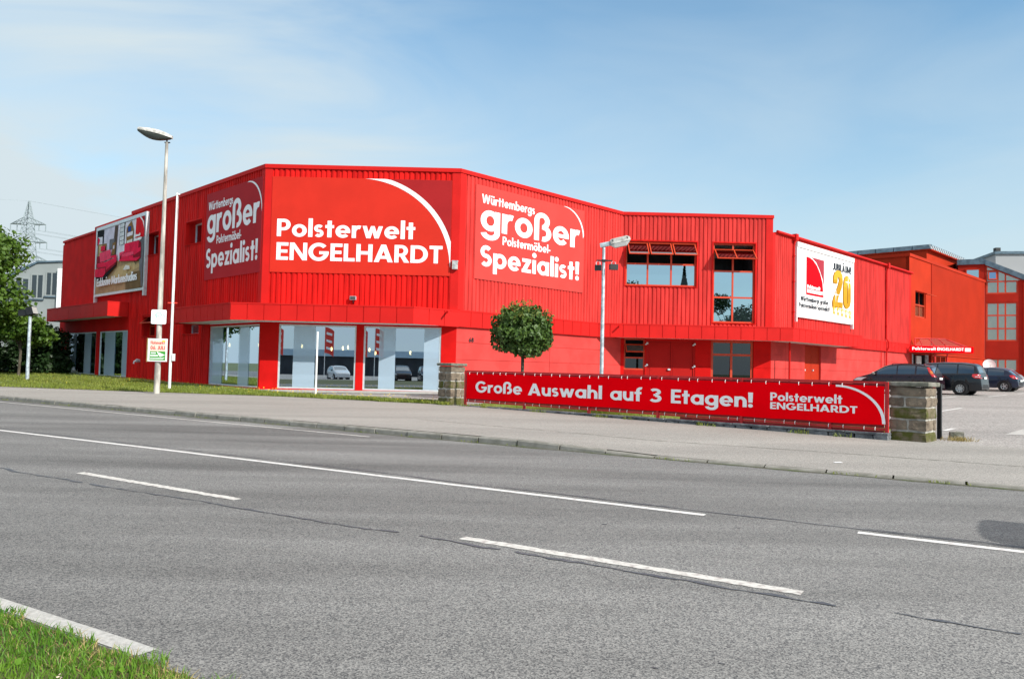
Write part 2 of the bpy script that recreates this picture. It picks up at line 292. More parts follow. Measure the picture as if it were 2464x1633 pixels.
# ------------------------------------------------------------------ lettering: a geometric sans built from strokes
W_ = .215; XH = .70
def _arc(cx, cy, rx, ry, a0, a1, n=None):
    n = n or max(4, int(abs(a1-a0)/12)); return [(cx+rx*math.cos(rad(a0+(a1-a0)*k/n)), cy+ry*math.sin(rad(a0+(a1-a0)*k/n))) for k in range(n+1)]
def _sec(cx, cy, rx, ry, a0, a1, w=W_, h=.19):
    return _arc(cx, cy, rx, ry, a0, a1)+_arc(cx, cy, rx-w, ry-h, a1, a0)
def _ring(cx, cy, rx, ry, w=W_, h=.19): return [_sec(cx, cy, rx, ry, 0, 180, w, h), _sec(cx, cy, rx, ry, 180, 360, w, h)]
def _b(x0, y0, x1, y1): return [(x0, y0), (x1, y0), (x1, y1), (x0, y1)]
def _path(pts, wd):
    l, r = [], []
    for k, p in enumerate(pts):
        a = pts[max(k-1, 0)]; b = pts[min(k+1, len(pts)-1)]; dx, dy = b[0]-a[0], b[1]-a[1]; q = math.hypot(dx, dy) or 1
        l.append((p[0]-dy/q*wd/2, p[1]+dx/q*wd/2)); r.append((p[0]+dy/q*wd/2, p[1]-dx/q*wd/2))
    return l+r[::-1]
def _dot(cx, cy, r=.13): return _arc(cx, cy, r, r, 0, 345, 14)
def _s(wd, ht, t):
    a = ht/4+t/8; rx = wd/2-t/2; up = _arc(wd/2, ht-t/2-(ht-t)/4, rx, (ht-t)/4, 35, 270, 14); lo = _arc(wd/2, t/2+(ht-t)/4, rx, (ht-t)/4, 90, -145, 14)
    return [_path(up+lo[1:], t)]
def _GL():
    g = {}; w = W_
    o = lambda cx=.37: _ring(cx, .35, .37, .365)
    g['A'] = (.96, [[(0, 0), (.25, 0), (.60, 1), (.36, 1)], [(.96, 0), (.71, 0), (.36, 1), (.60, 1)], _b(.2, .19, .76, .36)])
    g['B'] = (.70, [_b(0, 0, w, 1), _b(.1, 0, .38, .18), _b(.1, .43, .38, .59), _b(.1, .82, .38, 1), _sec(.37, .735, .27, .265, -90, 90, w, .18), _sec(.37, .295, .33, .295, -90, 90, w, .18)])
    g['D'] = (.88, [_b(0, 0, w, 1), _b(.1, 0, .36, .19), _b(.1, .81, .36, 1), _sec(.36, .5, .52, .5, -90, 90, .23, .19)])
    g['E'] = (.60, [_b(0, 0, w, 1), _b(.1, 0, .6, .19), _b(.1, .41, .56, .59), _b(.1, .81, .6, 1)])
    g['F'] = (.57, [_b(0, 0, w, 1), _b(.1, .40, .54, .58), _b(.1, .81, .57, 1)])
    g['G'] = (1.03, [_sec(.51, .5, .52, .52, 42, 200, .23, .2), _sec(.51, .5, .52, .52, 200, 358, .23, .2), _b(.54, .37, 1.02, .54)])
    g['H'] = (.82, [_b(0, 0, w, 1), _b(.82-w, 0, .82, 1), _b(.1, .41, .7, .60)])
    g['I'] = (w, [_b(0, 0, w, 1)])
    g['J'] = (.50, [_b(.5-w, .22, .5, 1), _sec(.25, .23, .25, .25, 180, 360, w, .19)])
    g['L'] = (.56, [_b(0, 0, w, 1), _b(.1, 0, .56, .19)])
    g['M'] = (1.12, [_b(0, 0, .2, 1), _b(.92, 0, 1.12, 1), [(.0, 1), (.2, 1), (.66, .12), (.46, .12)], [(1.12, 1), (.92, 1), (.46, .12), (.66, .12)]])
    g['N'] = (.88, [_b(0, 0, w-.01, 1), _b(.88-w+.01, 0, .88, 1), [(0, 1), (.23, 1), (.88, 0), (.65, 0)]])
    pb = [_b(0, 0, w, 1), _b(.1, .34, .36, .51), _b(.1, .82, .36, 1), _sec(.35, .67, .33, .33, -90, 90, w, .18)]
    g['P'] = (.68, pb); g['R'] = (.74, pb+[[(.26, .42), (.50, .42), (.76, 0), (.50, 0)]])
    g['S'] = (.62, _s(.62, 1.02, .20)); g['T'] = (.66, [_b(.33-w/2, 0, .33+w/2, 1), _b(0, .81, .66, 1)])
    U = [_b(0, .36, w, 1), _b(.78-w, .36, .78, 1), _sec(.39, .37, .39, .385, 180, 360, w, .2)]
    g['U'] = (.78, U); g['W'] = (1.36, [[(0, 1), (.23, 1), (.50, 0), (.27, 0)], [(.68+.1, 1), (.68-.1, 1), (.27, 0), (.5, 0)], [(.58, 1), (.78, 1), (1.09, 0), (.86, 0)], [(1.36, 1), (1.13, 1), (.86, 0), (1.09, 0)]])
    g['Ä'] = (.96, g['A'][1]+[_dot(.28, 1.2, .11), _dot(.68, 1.2, .11)])
    g['Ü'] = (.78, U+[_dot(.2, 1.2, .11), _dot(.58, 1.2, .11)])
    g['a'] = (.75, o()+[_b(.75-w, 0, .75, XH)]); g['b'] = (.75, o(.38)+[_b(0, 0, w, 1.06)]); g['d'] = (.75, o()+[_b(.75-w, 0, .75, 1.06)])
    g['p'] = (.75, o(.38)+[_b(0, -.30, w, XH)]); g['o'] = (.74, o())
    g['ö'] = (.74, o()+[_dot(.2, .92, .11), _dot(.54, .92, .11)])
    g['g'] = (.75, o()+[_b(.75-w, -.05, .75, XH), _sec(.375, -.04, .375, .29, 195, 360, w, .17)])
    g['e'] = (.74, [_sec(.37, .35, .37, .365, 0, 170, w, .18), _sec(.37, .35, .37, .365, 170, 318, w, .18), _b(.1, .27, .735, .41)])
    f_top = _sec(.40, .78, .30, .28, 75, 180, w, .18)
    g['f'] = (.46, [_b(.10, 0, .10+w, .80), f_top, _b(0, .53, .42, XH)])
    arch = lambda c, r_: _sec(c, .36, r_, .355, 0, 180, w, .19)
    g['h'] = (.66, [_b(0, 0, w, 1.06), _b(.66-w, 0, .66, .37), arch(.33, .33)]); g['n'] = (.66, [_b(0, 0, w, XH), _b(.66-w, 0, .66, .37), arch(.33, .33)])
    g['m'] = (1.06, [_b(0, 0, w, XH), _b(.53-w/2, 0, .53+w/2, .37), _b(1.06-w, 0, 1.06, .37), arch(.32, .32), arch(.74, .32)])
    u = [_b(0, .33, w, XH), _b(.66-w, 0, .66, XH), _sec(.33, .34, .33, .355, 180, 360, w, .19)]
    g['u'] = (.66, u); g['ü'] = (.66, u+[_dot(.17, .92, .11), _dot(.49, .92, .11)])
    g['i'] = (w, [_b(0, 0, w, XH), _dot(w/2, .94)]); g['l'] = (w, [_b(0, 0, w, 1.06)])
    g['k'] = (.64, [_b(0, 0, w, 1.06), [(.12, .38), (.38, .70), (.64, .70), (.30, .32)], [(.20, .42), (.36, .50), (.66, 0), (.40, 0)]])
    g['r'] = (.46, [_b(0, 0, w, XH), _sec(.36, .33, .36, .385, 72, 180, w, .2)])
    g['s'] = (.48, _s(.48, .72, .17)); g['t'] = (.44, [_b(.11, 0, .11+w, .95), _b(0, .53, .44, XH)])
    g['v'] = (.66, [[(0, XH), (.23, XH), (.44, 0), (.22, 0)], [(.66, XH), (.43, XH), (.22, 0), (.44, 0)]])
    g['w'] = (1.02, [[(0, XH), (.21, XH), (.41, 0), (.2, 0)], [(.6, XH), (.42, XH), (.2, 0), (.41, 0)], [(.42, XH), (.6, XH), (.82, 0), (.61, 0)], [(1.02, XH), (.81, XH), (.61, 0), (.82, 0)]])
    g['x'] = (.66, [[(0, XH), (.26, XH), (.66, 0), (.4, 0)], [(.66, XH), (.4, XH), (0, 0), (.26, 0)]])
    g['z'] = (.56, [_b(.02, .53, .55, XH), _b(0, 0, .56, .17), [(.30, .60), (.55, .60), (.26, .1), (0, .1)]])
    g['ß'] = (.76, [_b(0, 0, w, .76), _sec(.34, .75, .34, .31, 20, 180, w, .18), _sec(.37, .76, .31, .30, -80, 20, w, .17), _b(.34, .44, .42, .60), _sec(.40, .30, .36, .31, -100, 90, w, .18)])
    g['!'] = (.25, [[(.02, .32), (.23, .32), (.25, 1), (0, 1)], _dot(.125, .115, .125)])
    g['-'] = (.34, [_b(0, .27, .34, .44)]); g['.'] = (.24, [_dot(.12, .115, .12)])
    g['0'] = (.72, _ring(.36, .5, .36, .52)); g['8'] = (.66, _ring(.33, .76, .28, .26, .19, .17)+_ring(.33, .28, .33, .29, .2, .17))
    g['2'] = (.66, [_path(_arc(.32, .72, .23, .2, 170, -20, 10)+[(.48, .56), (.2, .14)], .2), _b(.02, 0, .64, .19)])
    g['3'] = (.62, [_path(_arc(.28, .76, .21, .16, 150, -80, 12), .18), _path(_arc(.28, .285, .24, .195, 85, -150, 12), .19), _b(.2, .46, .33, .60)])
    g['6'] = (.70, _ring(.35, .33, .35, .34, .21, .19)+[[(.0, .36), (.22, .42), (.62, 1), (.36, 1)]])
    g['v_'] = g['v']
    return g
def ccw(p): return p if sum(a[0]*b[1]-b[0]*a[1] for a, b in zip(p, p[1:]+p[:1])) > 0 else p[::-1]
GL = _GL(); _TRI = {}
def glyph(ch):
    if ch not in _TRI:
        vs, fs = [], []
        for p in map(ccw, GL[ch][1]):
            fs.append(list(range(len(vs), len(vs)+len(p)))); vs += [Vector(q) for q in p]
        r = delaunay_2d_cdt(vs, [], fs, 1, 1e-5)
        _TRI[ch] = ([(v.x, v.y) for v in r[0]], [f for f, of in zip(r[2], r[5]) if of])
    return _TRI[ch]
def text(mb, fr, line, s0, s1, base, cap, off, track=.075, bold=0):
    """fit a line of lettering between s0 and s1 on face fr"""
    pen = 0; items = []
    for ch in line:
        if ch == ' ': pen += .34; continue
        items.append((ch, pen)); pen += GL[ch][0]+track
    k = (s1-s0)/(pen-track)
    for ch, x in items:
        vs, fs = glyph(ch); i = len(mb.v)
        for j, e in enumerate((0, -bold, bold) if bold else (0,)):
            i = len(mb.v); mb.v += [tuple(fr.P(s0+(x+vx)*k+e, base+vy*cap, off+.0008*j)) for vx, vy in vs]; mb.f += [tuple(i+q for q in f) for f in fs]
def lettering(parent, m, fr, lines, off, name='lettering'):
    mb = MB()
    for l in lines: text(mb, fr, *l[:5], off, *(l[5:]))
    return mb.build(name, m, parent, recalc=False)
# ================================================================== ground, road, pavement
UX, UY = -.861, .509
def tn(t, n): return (t*UX+n*.509, t*UY+n*.861)
def to_tn(x, y): return (x*UX+y*UY, x*.509+y*.861)
KT, KN = [-90, -.73, 7.44, 16.24, 31.07, 140], [13.4, 13.57, 13.8, 14.28, 15.11, 18]
BT, BN = [-90, 1.44, 6.4, 10.13, 16.37, 24.0, 31.35, 38.67, 140], [19.0, 19.14, 20.24, 21.54, 22.4, 22.04, 20.23, 18.78, 19.2]
nk = lambda t: float(np.interp(t, KT, KN)); nb = lambda t: float(np.interp(t, BT, BN))
ktop = lambda t: float(np.interp(t, [4.9, 7.8], [.035, .13]))
def ter_tn(t, n):
    full = .12+.018*(min(n, 130)-14.2); k = nk(t)
    if n < k: return 0.
    a = min(1, (n-k)/3.0); return ktop(t)*(1-a)+full*a
def ter(x, y): return ter_tn(*to_tn(x, y))
def gp(t, n, dz=0): x, y = tn(t, n); return (x, y, ter_tn(t, n)+dz)
def gxy(x, y, dz=0): return (x, y, ter(x, y)+dz)
mb = MB(); mb.poly([(-1500, -1200, -.35), (1500, -1200, -.35), (1500, 1800, -.35), (-1500, 1800, -.35)]); struct(mb.build('ground', M['ground']))
TS = sorted(set(list(np.arange(-90, -10, 4.0))+list(np.arange(-10, 45, .5))+list(np.arange(45, 141, 3.0))))
mb = MB(); mb.grid([[(*tn(t, n), 0) for n in (2.3, 5, 8, 11, nk(t)+.02)] for t in TS]); struct(mb.build('road', M['road']))
mb = MB(); mb.grid([[gp(t, n) for n in [nk(t)+.15+.5*k for k in range(9)]+list(np.linspace(20, 40, 11))+[50, 70, 100, 130]] for t in TS]); struct(mb.build('parking_ground', M['lot']))
mb = MB(); mb.grid([[gp(t, nk(t)+.15+(nb(t)-nk(t)-.15)*k/12, .005) for k in range(13)] for t in TS]); struct(mb.build('pavement', M['pave']))
# kerb stones, with a dropped stretch at the driveway
mb = MB(); t = -30.0
while t < 110:
    L_ = 1.0 if t < 40 else 3.0; a, b = t+.016, t+L_-.016; jz = random.uniform(-.012, .012); jn = random.uniform(-.014, .014)
    rows = []
    for q in (a, (a+b)/2, b):
        k = nk(q)+jn; z = ktop(q)+jz; rows.append([(*tn(q, k+.0), -.05), (*tn(q, k+.012), max(.01, z-.03)), (*tn(q, k+.035), z), (*tn(q, k+.155), z+.004), (*tn(q, k+.16), -.05)])
    mb.grid(rows)
    for r_ in (rows[0], rows[-1]): mb.poly(r_)
    t += L_
struct(mb.build('kerb', M['kerb']))
mb = MB(); mb.grid([[(*tn(t, nk(t)-.10-.05*math.sin(t*3.1)*math.sin(t*.7)), .004), (*tn(t, nk(t)+.03), .004)] for t in np.arange(-12, 60, .25)]); struct(mb.build('kerb_strip', M['gutterdirt']))
def stripe(name, m, pts, wd, z, wob=0):
    mb = MB(); rows = []
    for i, (t, n) in enumerate(pts):
        a = wob*random.uniform(-1, 1); b = wob*random.uniform(-1, 1); rows.append([(*tn(t, n-wd/2+a), ter_tn(t, n)+z), (*tn(t, n+wd/2+b), ter_tn(t, n)+z)])
    mb.grid(rows); return struct(mb.build(name, m))
lin = lambda t0, t1, f, st=.25: [(t, f(t)) for t in np.append(np.arange(t0, t1, st), t1)]
nl2 = lambda t: float(np.interp(t, [1.04, 4.08, 7.31, 10.7], [6.04, 6.07, 6.18, 6.29]))
nl1 = lambda t: float(np.interp(t, [-6, .96, 2.54, 13, 20], [8.73, 8.70, 8.66, 8.80, 8.83]))
stripe('road_marking', M['paint'], lin(2.54, 90, nl1), .12, .004, .004)
stripe('road_marking', M['paint'], lin(-12, .96, nl1), .12, .004, .004)
stripe('road_marking', M['paintold'], lin(7.31, 10.7, nl2, .06), .125, .004, .010)
stripe('road_marking', M['paintold'], lin(1.04, 4.08, nl2, .06), .125, .004, .010)
stripe('road_marking', M['paintold'], lin(11.5, 90, lambda t: nk(t)-.72), .09, .004, .010)
stripe('road_marking', mat('edge_line_paint', (.46, .455, .435), .9, col2=(.33, .325, .31), vscale=30, ramp=(.4, .7), bump=.3, bscale=150, detail=6), lin(3.86, 40, lambda t: 2.685), .125, .004, .002)
def seam(t0, t1, n0, wd, seed, st=.09):
    rnd = random.Random(seed); mb = MB(); y = 0; rows = []; t = t0
    while t < t1:
        y = y*.88+rnd.uniform(-.022, .022); h = wd*rnd.choice([.25, .6, 1, 1.3, .5]); n = n0(t)+y
        rows.append([(*tn(t, n-h/2), .005), (*tn(t, n+h/2), .005)]); t += st
        if rnd.random() < .022 and len(rows) > 4: mb.grid(rows); rows = []; t += rnd.uniform(.05, .22)
    if len(rows) > 1: mb.grid(rows)
    struct(mb.build('road_line', M['tar']))
# dark drip spots, stains and a repaired trench on the carriageway
stain = mat('oil_stain', (.050, .052, .058), .6, col2=(.11, .112, .118), vscale=5, ramp=(.4, .6)); rs_ = random.Random(21)
for k in range(34):
    t0 = rs_.uniform(-4, 16); n0 = rs_.choice((rs_.gauss(4.3, .35), rs_.gauss(7.4, .5), rs_.gauss(11.2, .5))); r0 = rs_.uniform(.006, .02); mb = MB(); j = [rs_.uniform(.5, 1.3) for _ in range(9)]
    mb.poly([(*tn(t0+r0*1.8*j[i]*math.cos(i*.698), n0+r0*j[i]*math.sin(i*.698)), .0035) for i in range(9)]); struct(mb.build('road_section', stain))
seam(.78, 30, lambda t: 5.85, .045, 3); seam(-.30, .42, lambda t: 5.9, .04, 9); seam(-12, 90, lambda t: nl1(t)+.22, .035, 5, .3)
seam(-12, 1, lambda t: nl1(t)+.26, .02, 6, .3)
# mossy joint along the pavement, cracks
mb = MB(); rows = []
for t in np.arange(-14, 13, .12):
    n = 15.9+.06*math.sin(t*.6)+.012*math.sin(t*5.3)+random.uniform(-.008, .008)+max(0, t-6)*.12; h = random.uniform(.008, .03); rows.append([gp(t, n-h/2, .010), gp(t, n+h/2, .010)])
mb.grid(rows); struct(mb.build('pavement_line', M['seamg']))
for (t0, n0, ln) in ((3, 18.4, 3.2), (-2, 17.2, 2.6), (9, 19.2, 2.4), (-1.5, 18.2, 1.4)):
    rows = []; mb = MB(); n = n0
    for k in range(int(ln/.1)):
        n += random.uniform(-.03, .03); h = random.uniform(.004, .016); rows.append([gp(t0-k*.1, n-h/2, .010), gp(t0-k*.1, n+h/2, .010)])
    mb.grid(rows); struct(mb.build('pavement_line', M['tar']))
# lot markings and a lighter patch
for (p, q) in (((15.2, 27.4), (17.45, 29.83)), ((11.1, 19.75), (11.75, 20.45)), ((21.2, 38.0), (23.0, 39.8)), ((24.9, 40.2), (27.6, 42.9)), ((29.3, 44.6), (33.5, 48.6))):
    d = Vector((q[0]-p[0], q[1]-p[1], 0)).normalized()*.06; e = Vector((-d.y, d.x, 0)); mb = MB()
    mb.poly([gxy(p[0]-e.x, p[1]-e.y, .006), gxy(q[0]-e.x, q[1]-e.y, .006), gxy(q[0]+e.x, q[1]+e.y, .006), gxy(p[0]+e.x, p[1]+e.y, .006)]); struct(mb.build('road_marking', M['paint']))
mb = MB(); mb.poly([gxy(x, y, .006) for x, y in ((12.1, 18.9), (13.0, 18.75), (15.9, 20.4), (15.3, 21.5), (13.6, 20.5))]); struct(mb.build('pavement_section', mat('patch_asphalt', (.40, .39, .37), .9, var=.15, vscale=20)))
# concrete walkway round the shop, soil under the grass
mb = MB(); q = [FL.P(34, 0, .75), FL.P(6.6, 0, .75), FL.P(5.4, 0, 2.4), FF.P(-.9, 0, 2.3), FF.P(9.9, 0, 2.6), FR.P(3, 0, 1.2), FR.P(3, 0, -.2), FF.P(9.35, 0, -.2), FL.P(0, 0, -.2), FL.P(34, 0, -.2)]
mb.poly([gxy(p.x, p.y, .02) for p in q]); struct(mb.build('footpath', M['slab']))
GU_T, GU_W = [15.5, 16.5, 22, 25, 29, 33, 40, 80], [.0, .8, 1.0, 1.6, 4.0, 6.3, 9.3, 24]
gw = lambda t: float(np.interp(t, GU_T, GU_W))
mb = MB(); mb.grid([[gp(t, nb(t)-.1+(gw(t)+.1)*k/4, .012) for k in range(5)] for t in np.arange(15.5, 78, .5)]); struct(mb.build('verge_ground', M['soil']))
mb = MB(); mb.poly([gxy(*FENCE.P(.2, 0, -.02).xy, .012), gxy(*FENCE.P(13.9, 0, -.02).xy, .012), gxy(*FENCE.P(12.5, 0, -2.6).xy, .012), gxy(*FENCE.P(.2, 0, -2.8).xy, .012)]); struct(mb.build('bed_ground', M['soil']))
mb = MB(); mb.grid([[(*tn(t, n), z) for n, z in ((-12, .06), (0, .05), (1.8, .04), (2.42, .03), (2.6, .006))] for t in np.arange(-30, 60, 2.0)]); struct(mb.build('verge_ground', M['soil']))
# ================================================================== the red shop
store = thing('furniture_store', 'long red two-storey shop clad in ribbed metal with canted corner and overhanging canopy', 'building', (-7, 40, .35))
def ribs(mb, fr, s0, s1, z0, z1, holes=(), pitch=.25, dep=.045):
    prof = [(0, 0), (.30, 0), (.42, dep), (.86, dep), (1.0, 0)]; cuts = sorted({h[0] for h in holes}|{h[1] for h in holes})
    pts = []; k = 0
    while s0+k*pitch < s1:
        for a, o in prof[:-1]: pts.append((s0+(k+a)*pitch, o))
        k += 1
    pts.append((s0+k*pitch, 0)); pts = [p for p in pts if p[0] < s1]+[(s1, 0)]
    full = []
    for p, q in zip(pts, pts[1:]):
        full.append(p)
        for c in cuts:
            if p[0] < c < q[0]: full.append((c, p[1]+(q[1]-p[1])*(c-p[0])/(q[0]-p[0])))
    full.append(pts[-1])
    for p, q in zip(full, full[1:]):
        m = (p[0]+q[0])/2; iv = [(z0, z1)]
        for h in holes:
            if h[0] < m < h[1]: iv = [x for a, b in iv for x in ((a, min(b, h[2])), (max(a, h[3]), b)) if x[1]-x[0] > .001]
        for a, b in iv: mb.poly([fr.P(p[0], a, p[1]), fr.P(q[0], a, q[1]), fr.P(q[0], b, q[1]), fr.P(p[0], b, p[1])])
def flatwall(mb, fr, s0, s1, z0, z1, holes=(), off=0, th=.25):
    ss = sorted({s0, s1}|{h[0] for h in holes}|{h[1] for h in holes}); ss = [s for s in ss if s0 <= s <= s1]
    for a, b in zip(ss, ss[1:]):
        m = (a+b)/2; iv = [(z0, z1)]
        for h in holes:
            if h[0] < m < h[1]: iv = [x for p, q in iv for x in ((p, min(q, h[2])), (max(p, h[3]), q)) if x[1]-x[0] > .001]
        for p, q in iv: fr.box(mb, a, b, p, q, off-th, off)
def jointwall(mb, fr, s0, s1, z0, z1, zj, sj=(), off=0, gap=.022):
    fr.box(mb, s0, s1, z0, z1, off-.3, off-.025); zs = [z0]+[z for z in zj if z0 < z < z1]+[z1]; ss = [s0]+[s for s in sj if s0 < s < s1]+[s1]
    for a, b in zip(zs, zs[1:]):
        for c, d in zip(ss, ss[1:]): fr.box(mb, c+(gap/2 if c > s0 else 0), d-(gap/2 if d < s1 else 0), a+(gap/2 if a > z0 else 0), b-(gap/2 if b < z1 else 0), off-.0245, off)
def reveal(mb, fr, s0, s1, z0, z1, dep, out=.06, tw=.07):
    t = .02
    fr.box(mb, s0, s1, z1, z1+t, -dep, out); fr.box(mb, s0, s1, z0-t, z0, -dep, out+.05)
    fr.box(mb, s0-t, s0, z0-t, z1+t, -dep, out-.004); fr.box(mb, s1, s1+t, z0-t, z1+t, -dep, out-.004)
    fr.box(mb, s0-tw, s0-t-.001, z0-tw, z1+tw, .0, out-.002); fr.box(mb, s1+t+.001, s1+tw, z0-tw, z1+tw, .0, out-.002)
    fr.box(mb, s0-t, s1+t, z1+t+.001, z1+tw, .0, out+.002); fr.box(mb, s0-t, s1+t, z0-tw, z0-t-.001, .0, out+.004)
def window(parent, fr, s0, s1, z0, z1, off, cols=(), rows=(), fm='redtrim', gm='glassu', fw=.07, depth=.07, skip=(), label=None):
    """frame with its glass as a sub-part; skip lists (col,row) cells left open"""
    cs = [s0]+list(cols)+[s1]; rs = [z0]+list(rows)+[z1]; mb = MB(); g = MB()
    fr.box(mb, s0, s0+fw, z0, z1, off-depth, off); fr.box(mb, s1-fw, s1, z0, z1, off-depth, off)
    fr.box(mb, s0+fw, s1-fw, z0, z0+fw, off-depth, off); fr.box(mb, s0+fw, s1-fw, z1-fw, z1, off-depth, off)
    for c in cols: fr.box(mb, c-fw/2, c+fw/2, z0+fw, z1-fw, off-depth, off-.002)
    for r in rows:
        for i in range(len(cs)-1): fr.box(mb, cs[i]+(fw if i == 0 else fw/2), cs[i+1]-(fw if i == len(cs)-2 else fw/2), r-fw/2, r+fw/2, off-depth, off-.004)
    for i in range(len(cs)-1):
        for j in range(len(rs)-1):
            if (i, j) in skip: continue
            a = cs[i]+(fw if i == 0 else fw/2); b = cs[i+1]-(fw if i == len(cs)-2 else fw/2); c = rs[j]+(fw if j == 0 else fw/2); d = rs[j+1]-(fw if j == len(rs)-2 else fw/2)
            g.poly([fr.P(a, c, off-depth/2), fr.P(b, c, off-depth/2), fr.P(b, d, off-depth/2), fr.P(a, d, off-depth/2)])
    o = mb.build('window', M[fm], parent)
    if g.f: g.build('pane', M[gm], o, recalc=False)
    return o
def sash(parent, fr, s0, s1, ztop, h, ang, off, cols=(), fm='redtrim', gm='glassk', fw=.06):
    """top-hung casement swung outwards"""
    ca, sa = math.cos(ang), math.sin(ang); mb = MB(); g = MB()
    def Q(s, d, e=0): return fr.P(s, ztop-d*ca+e*sa, off+d*sa+e*ca)
    def bar(a, b, c, d): o = Q(a, c, 0); mb.ob(o, Q(b, c)-o, Q(a, d)-o, (Q(a, c, .05)-o))
    bar(s0, s0+fw, 0, h); bar(s1-fw, s1, 0, h); bar(s0+fw, s1-fw, 0, fw); bar(s0+fw, s1-fw, h-fw, h)
    for c in cols: bar(c-fw/2, c+fw/2, fw, h-fw)
    g.poly([Q(s0+fw, fw, .02), Q(s1-fw, fw, .02), Q(s1-fw, h-fw, .02), Q(s0+fw, h-fw, .02)])
    o = mb.build('sash', M[fm], parent); return o, g
def room(parent, fr, s0, s1, z0, z1, o0, o1, name='interior'):
    mb = MB(); p = fr.P
    mb.poly([p(s0, z0, o1), p(s1, z0, o1), p(s1, z1, o1), p(s0, z1, o1)])
    for a, b in (((s0, z0), (s1, z0)), ((s1, z0), (s1, z1)), ((s1, z1), (s0, z1)), ((s0, z1), (s0, z0))): mb.poly([p(*a, o0), p(*b, o0), p(*b, o1), p(*a, o1)])
    return mb.build(name, M['room'], parent)
ZT = 11.13; ZB = 4.33
def clad(fr, s0, s1, z0, z1, holes, ext=()):
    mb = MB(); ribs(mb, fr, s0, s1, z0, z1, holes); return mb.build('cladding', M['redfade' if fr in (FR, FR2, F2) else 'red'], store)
HL = [(7.05, 9.2, 8.08, 9.36), (13.2, 15.4, 8.0, 9.36)]
clad(FL, .33, 17.8, ZB-.1, ZT-.15, HL)
HLL = [(13.2, 15.35, 3.05, 4.35), (6.95, 9.1, 3.1, 3.66)]
mb = MB(); ribs(mb, FL, 6.2, 17.8, .0, ZB-.1, HLL); mb.build('cladding', M['red'], store)
mb = MB(); flatwall(mb, FL, 17.8, 32.7, 3.5, 10.55); flatwall(mb, FL, 17.8, 32.7, 0, 3.5, [(17.9, 23.4, .45, 3.5), (24.1, 30.5, .45, 3.5)], th=.2); mb.build('wall', M['redpanel'], store)
mb = MB(); FL.box(mb, 32.7, 33.0, 0, 10.4, -9, -.01); mb.build('wall', M['redpanel'], store); mb = MB(); FL.box(mb, 17.75, 17.82, 10.6, 10.95, -8, .02); mb.build('wall', M['redpanel'], store)
clad(FF, .33, 9.0, ZB-.1, ZT-.15, [])
clad(FR, .33, 12.93, ZB-.1, ZT-.15, [])
HF2 = [(.2, 4.45, 6.72, 9.40), (5.44, 7.95, 4.62, 9.40)]
clad(F2, 0, 8.6, ZB-.1, ZT-.15, HF2)
clad(FR2, 0, 24.2, ZB-.1, 10.1, [])
for h, fr, dp in [(h, FL, .55) for h in HL+HLL]+[(h, F2, .30) for h in HF2]:
    mb = MB(); reveal(mb, fr, *h, dp); mb.build('window_reveal', M['red'], store)
# flat corner trims
for fr, a, b in ((FL, -.02, .34), (FF, -.02, .34), (FF, 8.98, 9.37), (FR, -.02, .34), (F2, 8.58, 8.97), (FR2, -.02, .30), (FR2, 23.95, 24.3)):
    z1 = ZT-.12 if fr is not FR2 else 10.1
    mb = MB(); fr.box(mb, a, b, ZB-.1, z1, -.1, .052 if fr in (FF, F2) else .056); mb.build('corner_trim', M['redband'], store)
# parapet coping
def coping(segs, name='coping'):
    mb = MB()
    for fr, a, b, z, h, o0, o1 in segs: fr.box(mb, a, b, z-h, z, o0, o1)
    return mb.build(name, M['redband'], store)
coping([(FL, -.05, 17.85, ZT, .19, -.4, .10), (FF, -.02, 9.36, ZT+.003, .19, -.4, .104), (FR, -.05, 12.9, ZT, .19, -.4, .10), (F2, .04, 9.03, ZT+.003, .19, -.4, .104), (FL, 17.85, 25.1, 10.93, .15, -.4, .09), (FL, 25.1, 32.78, 10.70, .15, -.4, .09), (FL, 17.8, 25.1, 10.75, .3, -.3, .004)])
mb = MB(); FL.box(mb, 25.0, 25.12, 10.5, 10.93, -5, .085); mb.build('parapet_end', M['redband'], store); mb = MB(); F2.box(mb, 8.95, 9.0, 10.0, 11.0, -12, .02); mb.build('parapet_end', M['redband'], store)
mb = MB()
mb.poly([FL.P(17.8, 10.9, -.3), FL.P(0, 10.9, -.3), FF.P(0, 10.9, -.3), FF.P(9.345, 10.9, -.3), FR.P(12.93, 10.9, -.3), F2.P(8.95, 10.9, -.3), F2.P(8.95, 10.9, -25), FL.P(17.8, 10.9, -20)])
mb.poly([FL.P(17.8, 10.5, -.3), FL.P(32.7, 10.5, -.3), FL.P(32.7, 10.5, -9), FL.P(17.8, 10.5, -20)])
mb.poly([FR2.P(0, 10.08, -.1), FR2.P(24.2, 10.08, -.1), FR2.P(24.2, 10.9, -14), FR2.P(0, 10.9, -14)]); mb.build('roof', M['slate'], store)
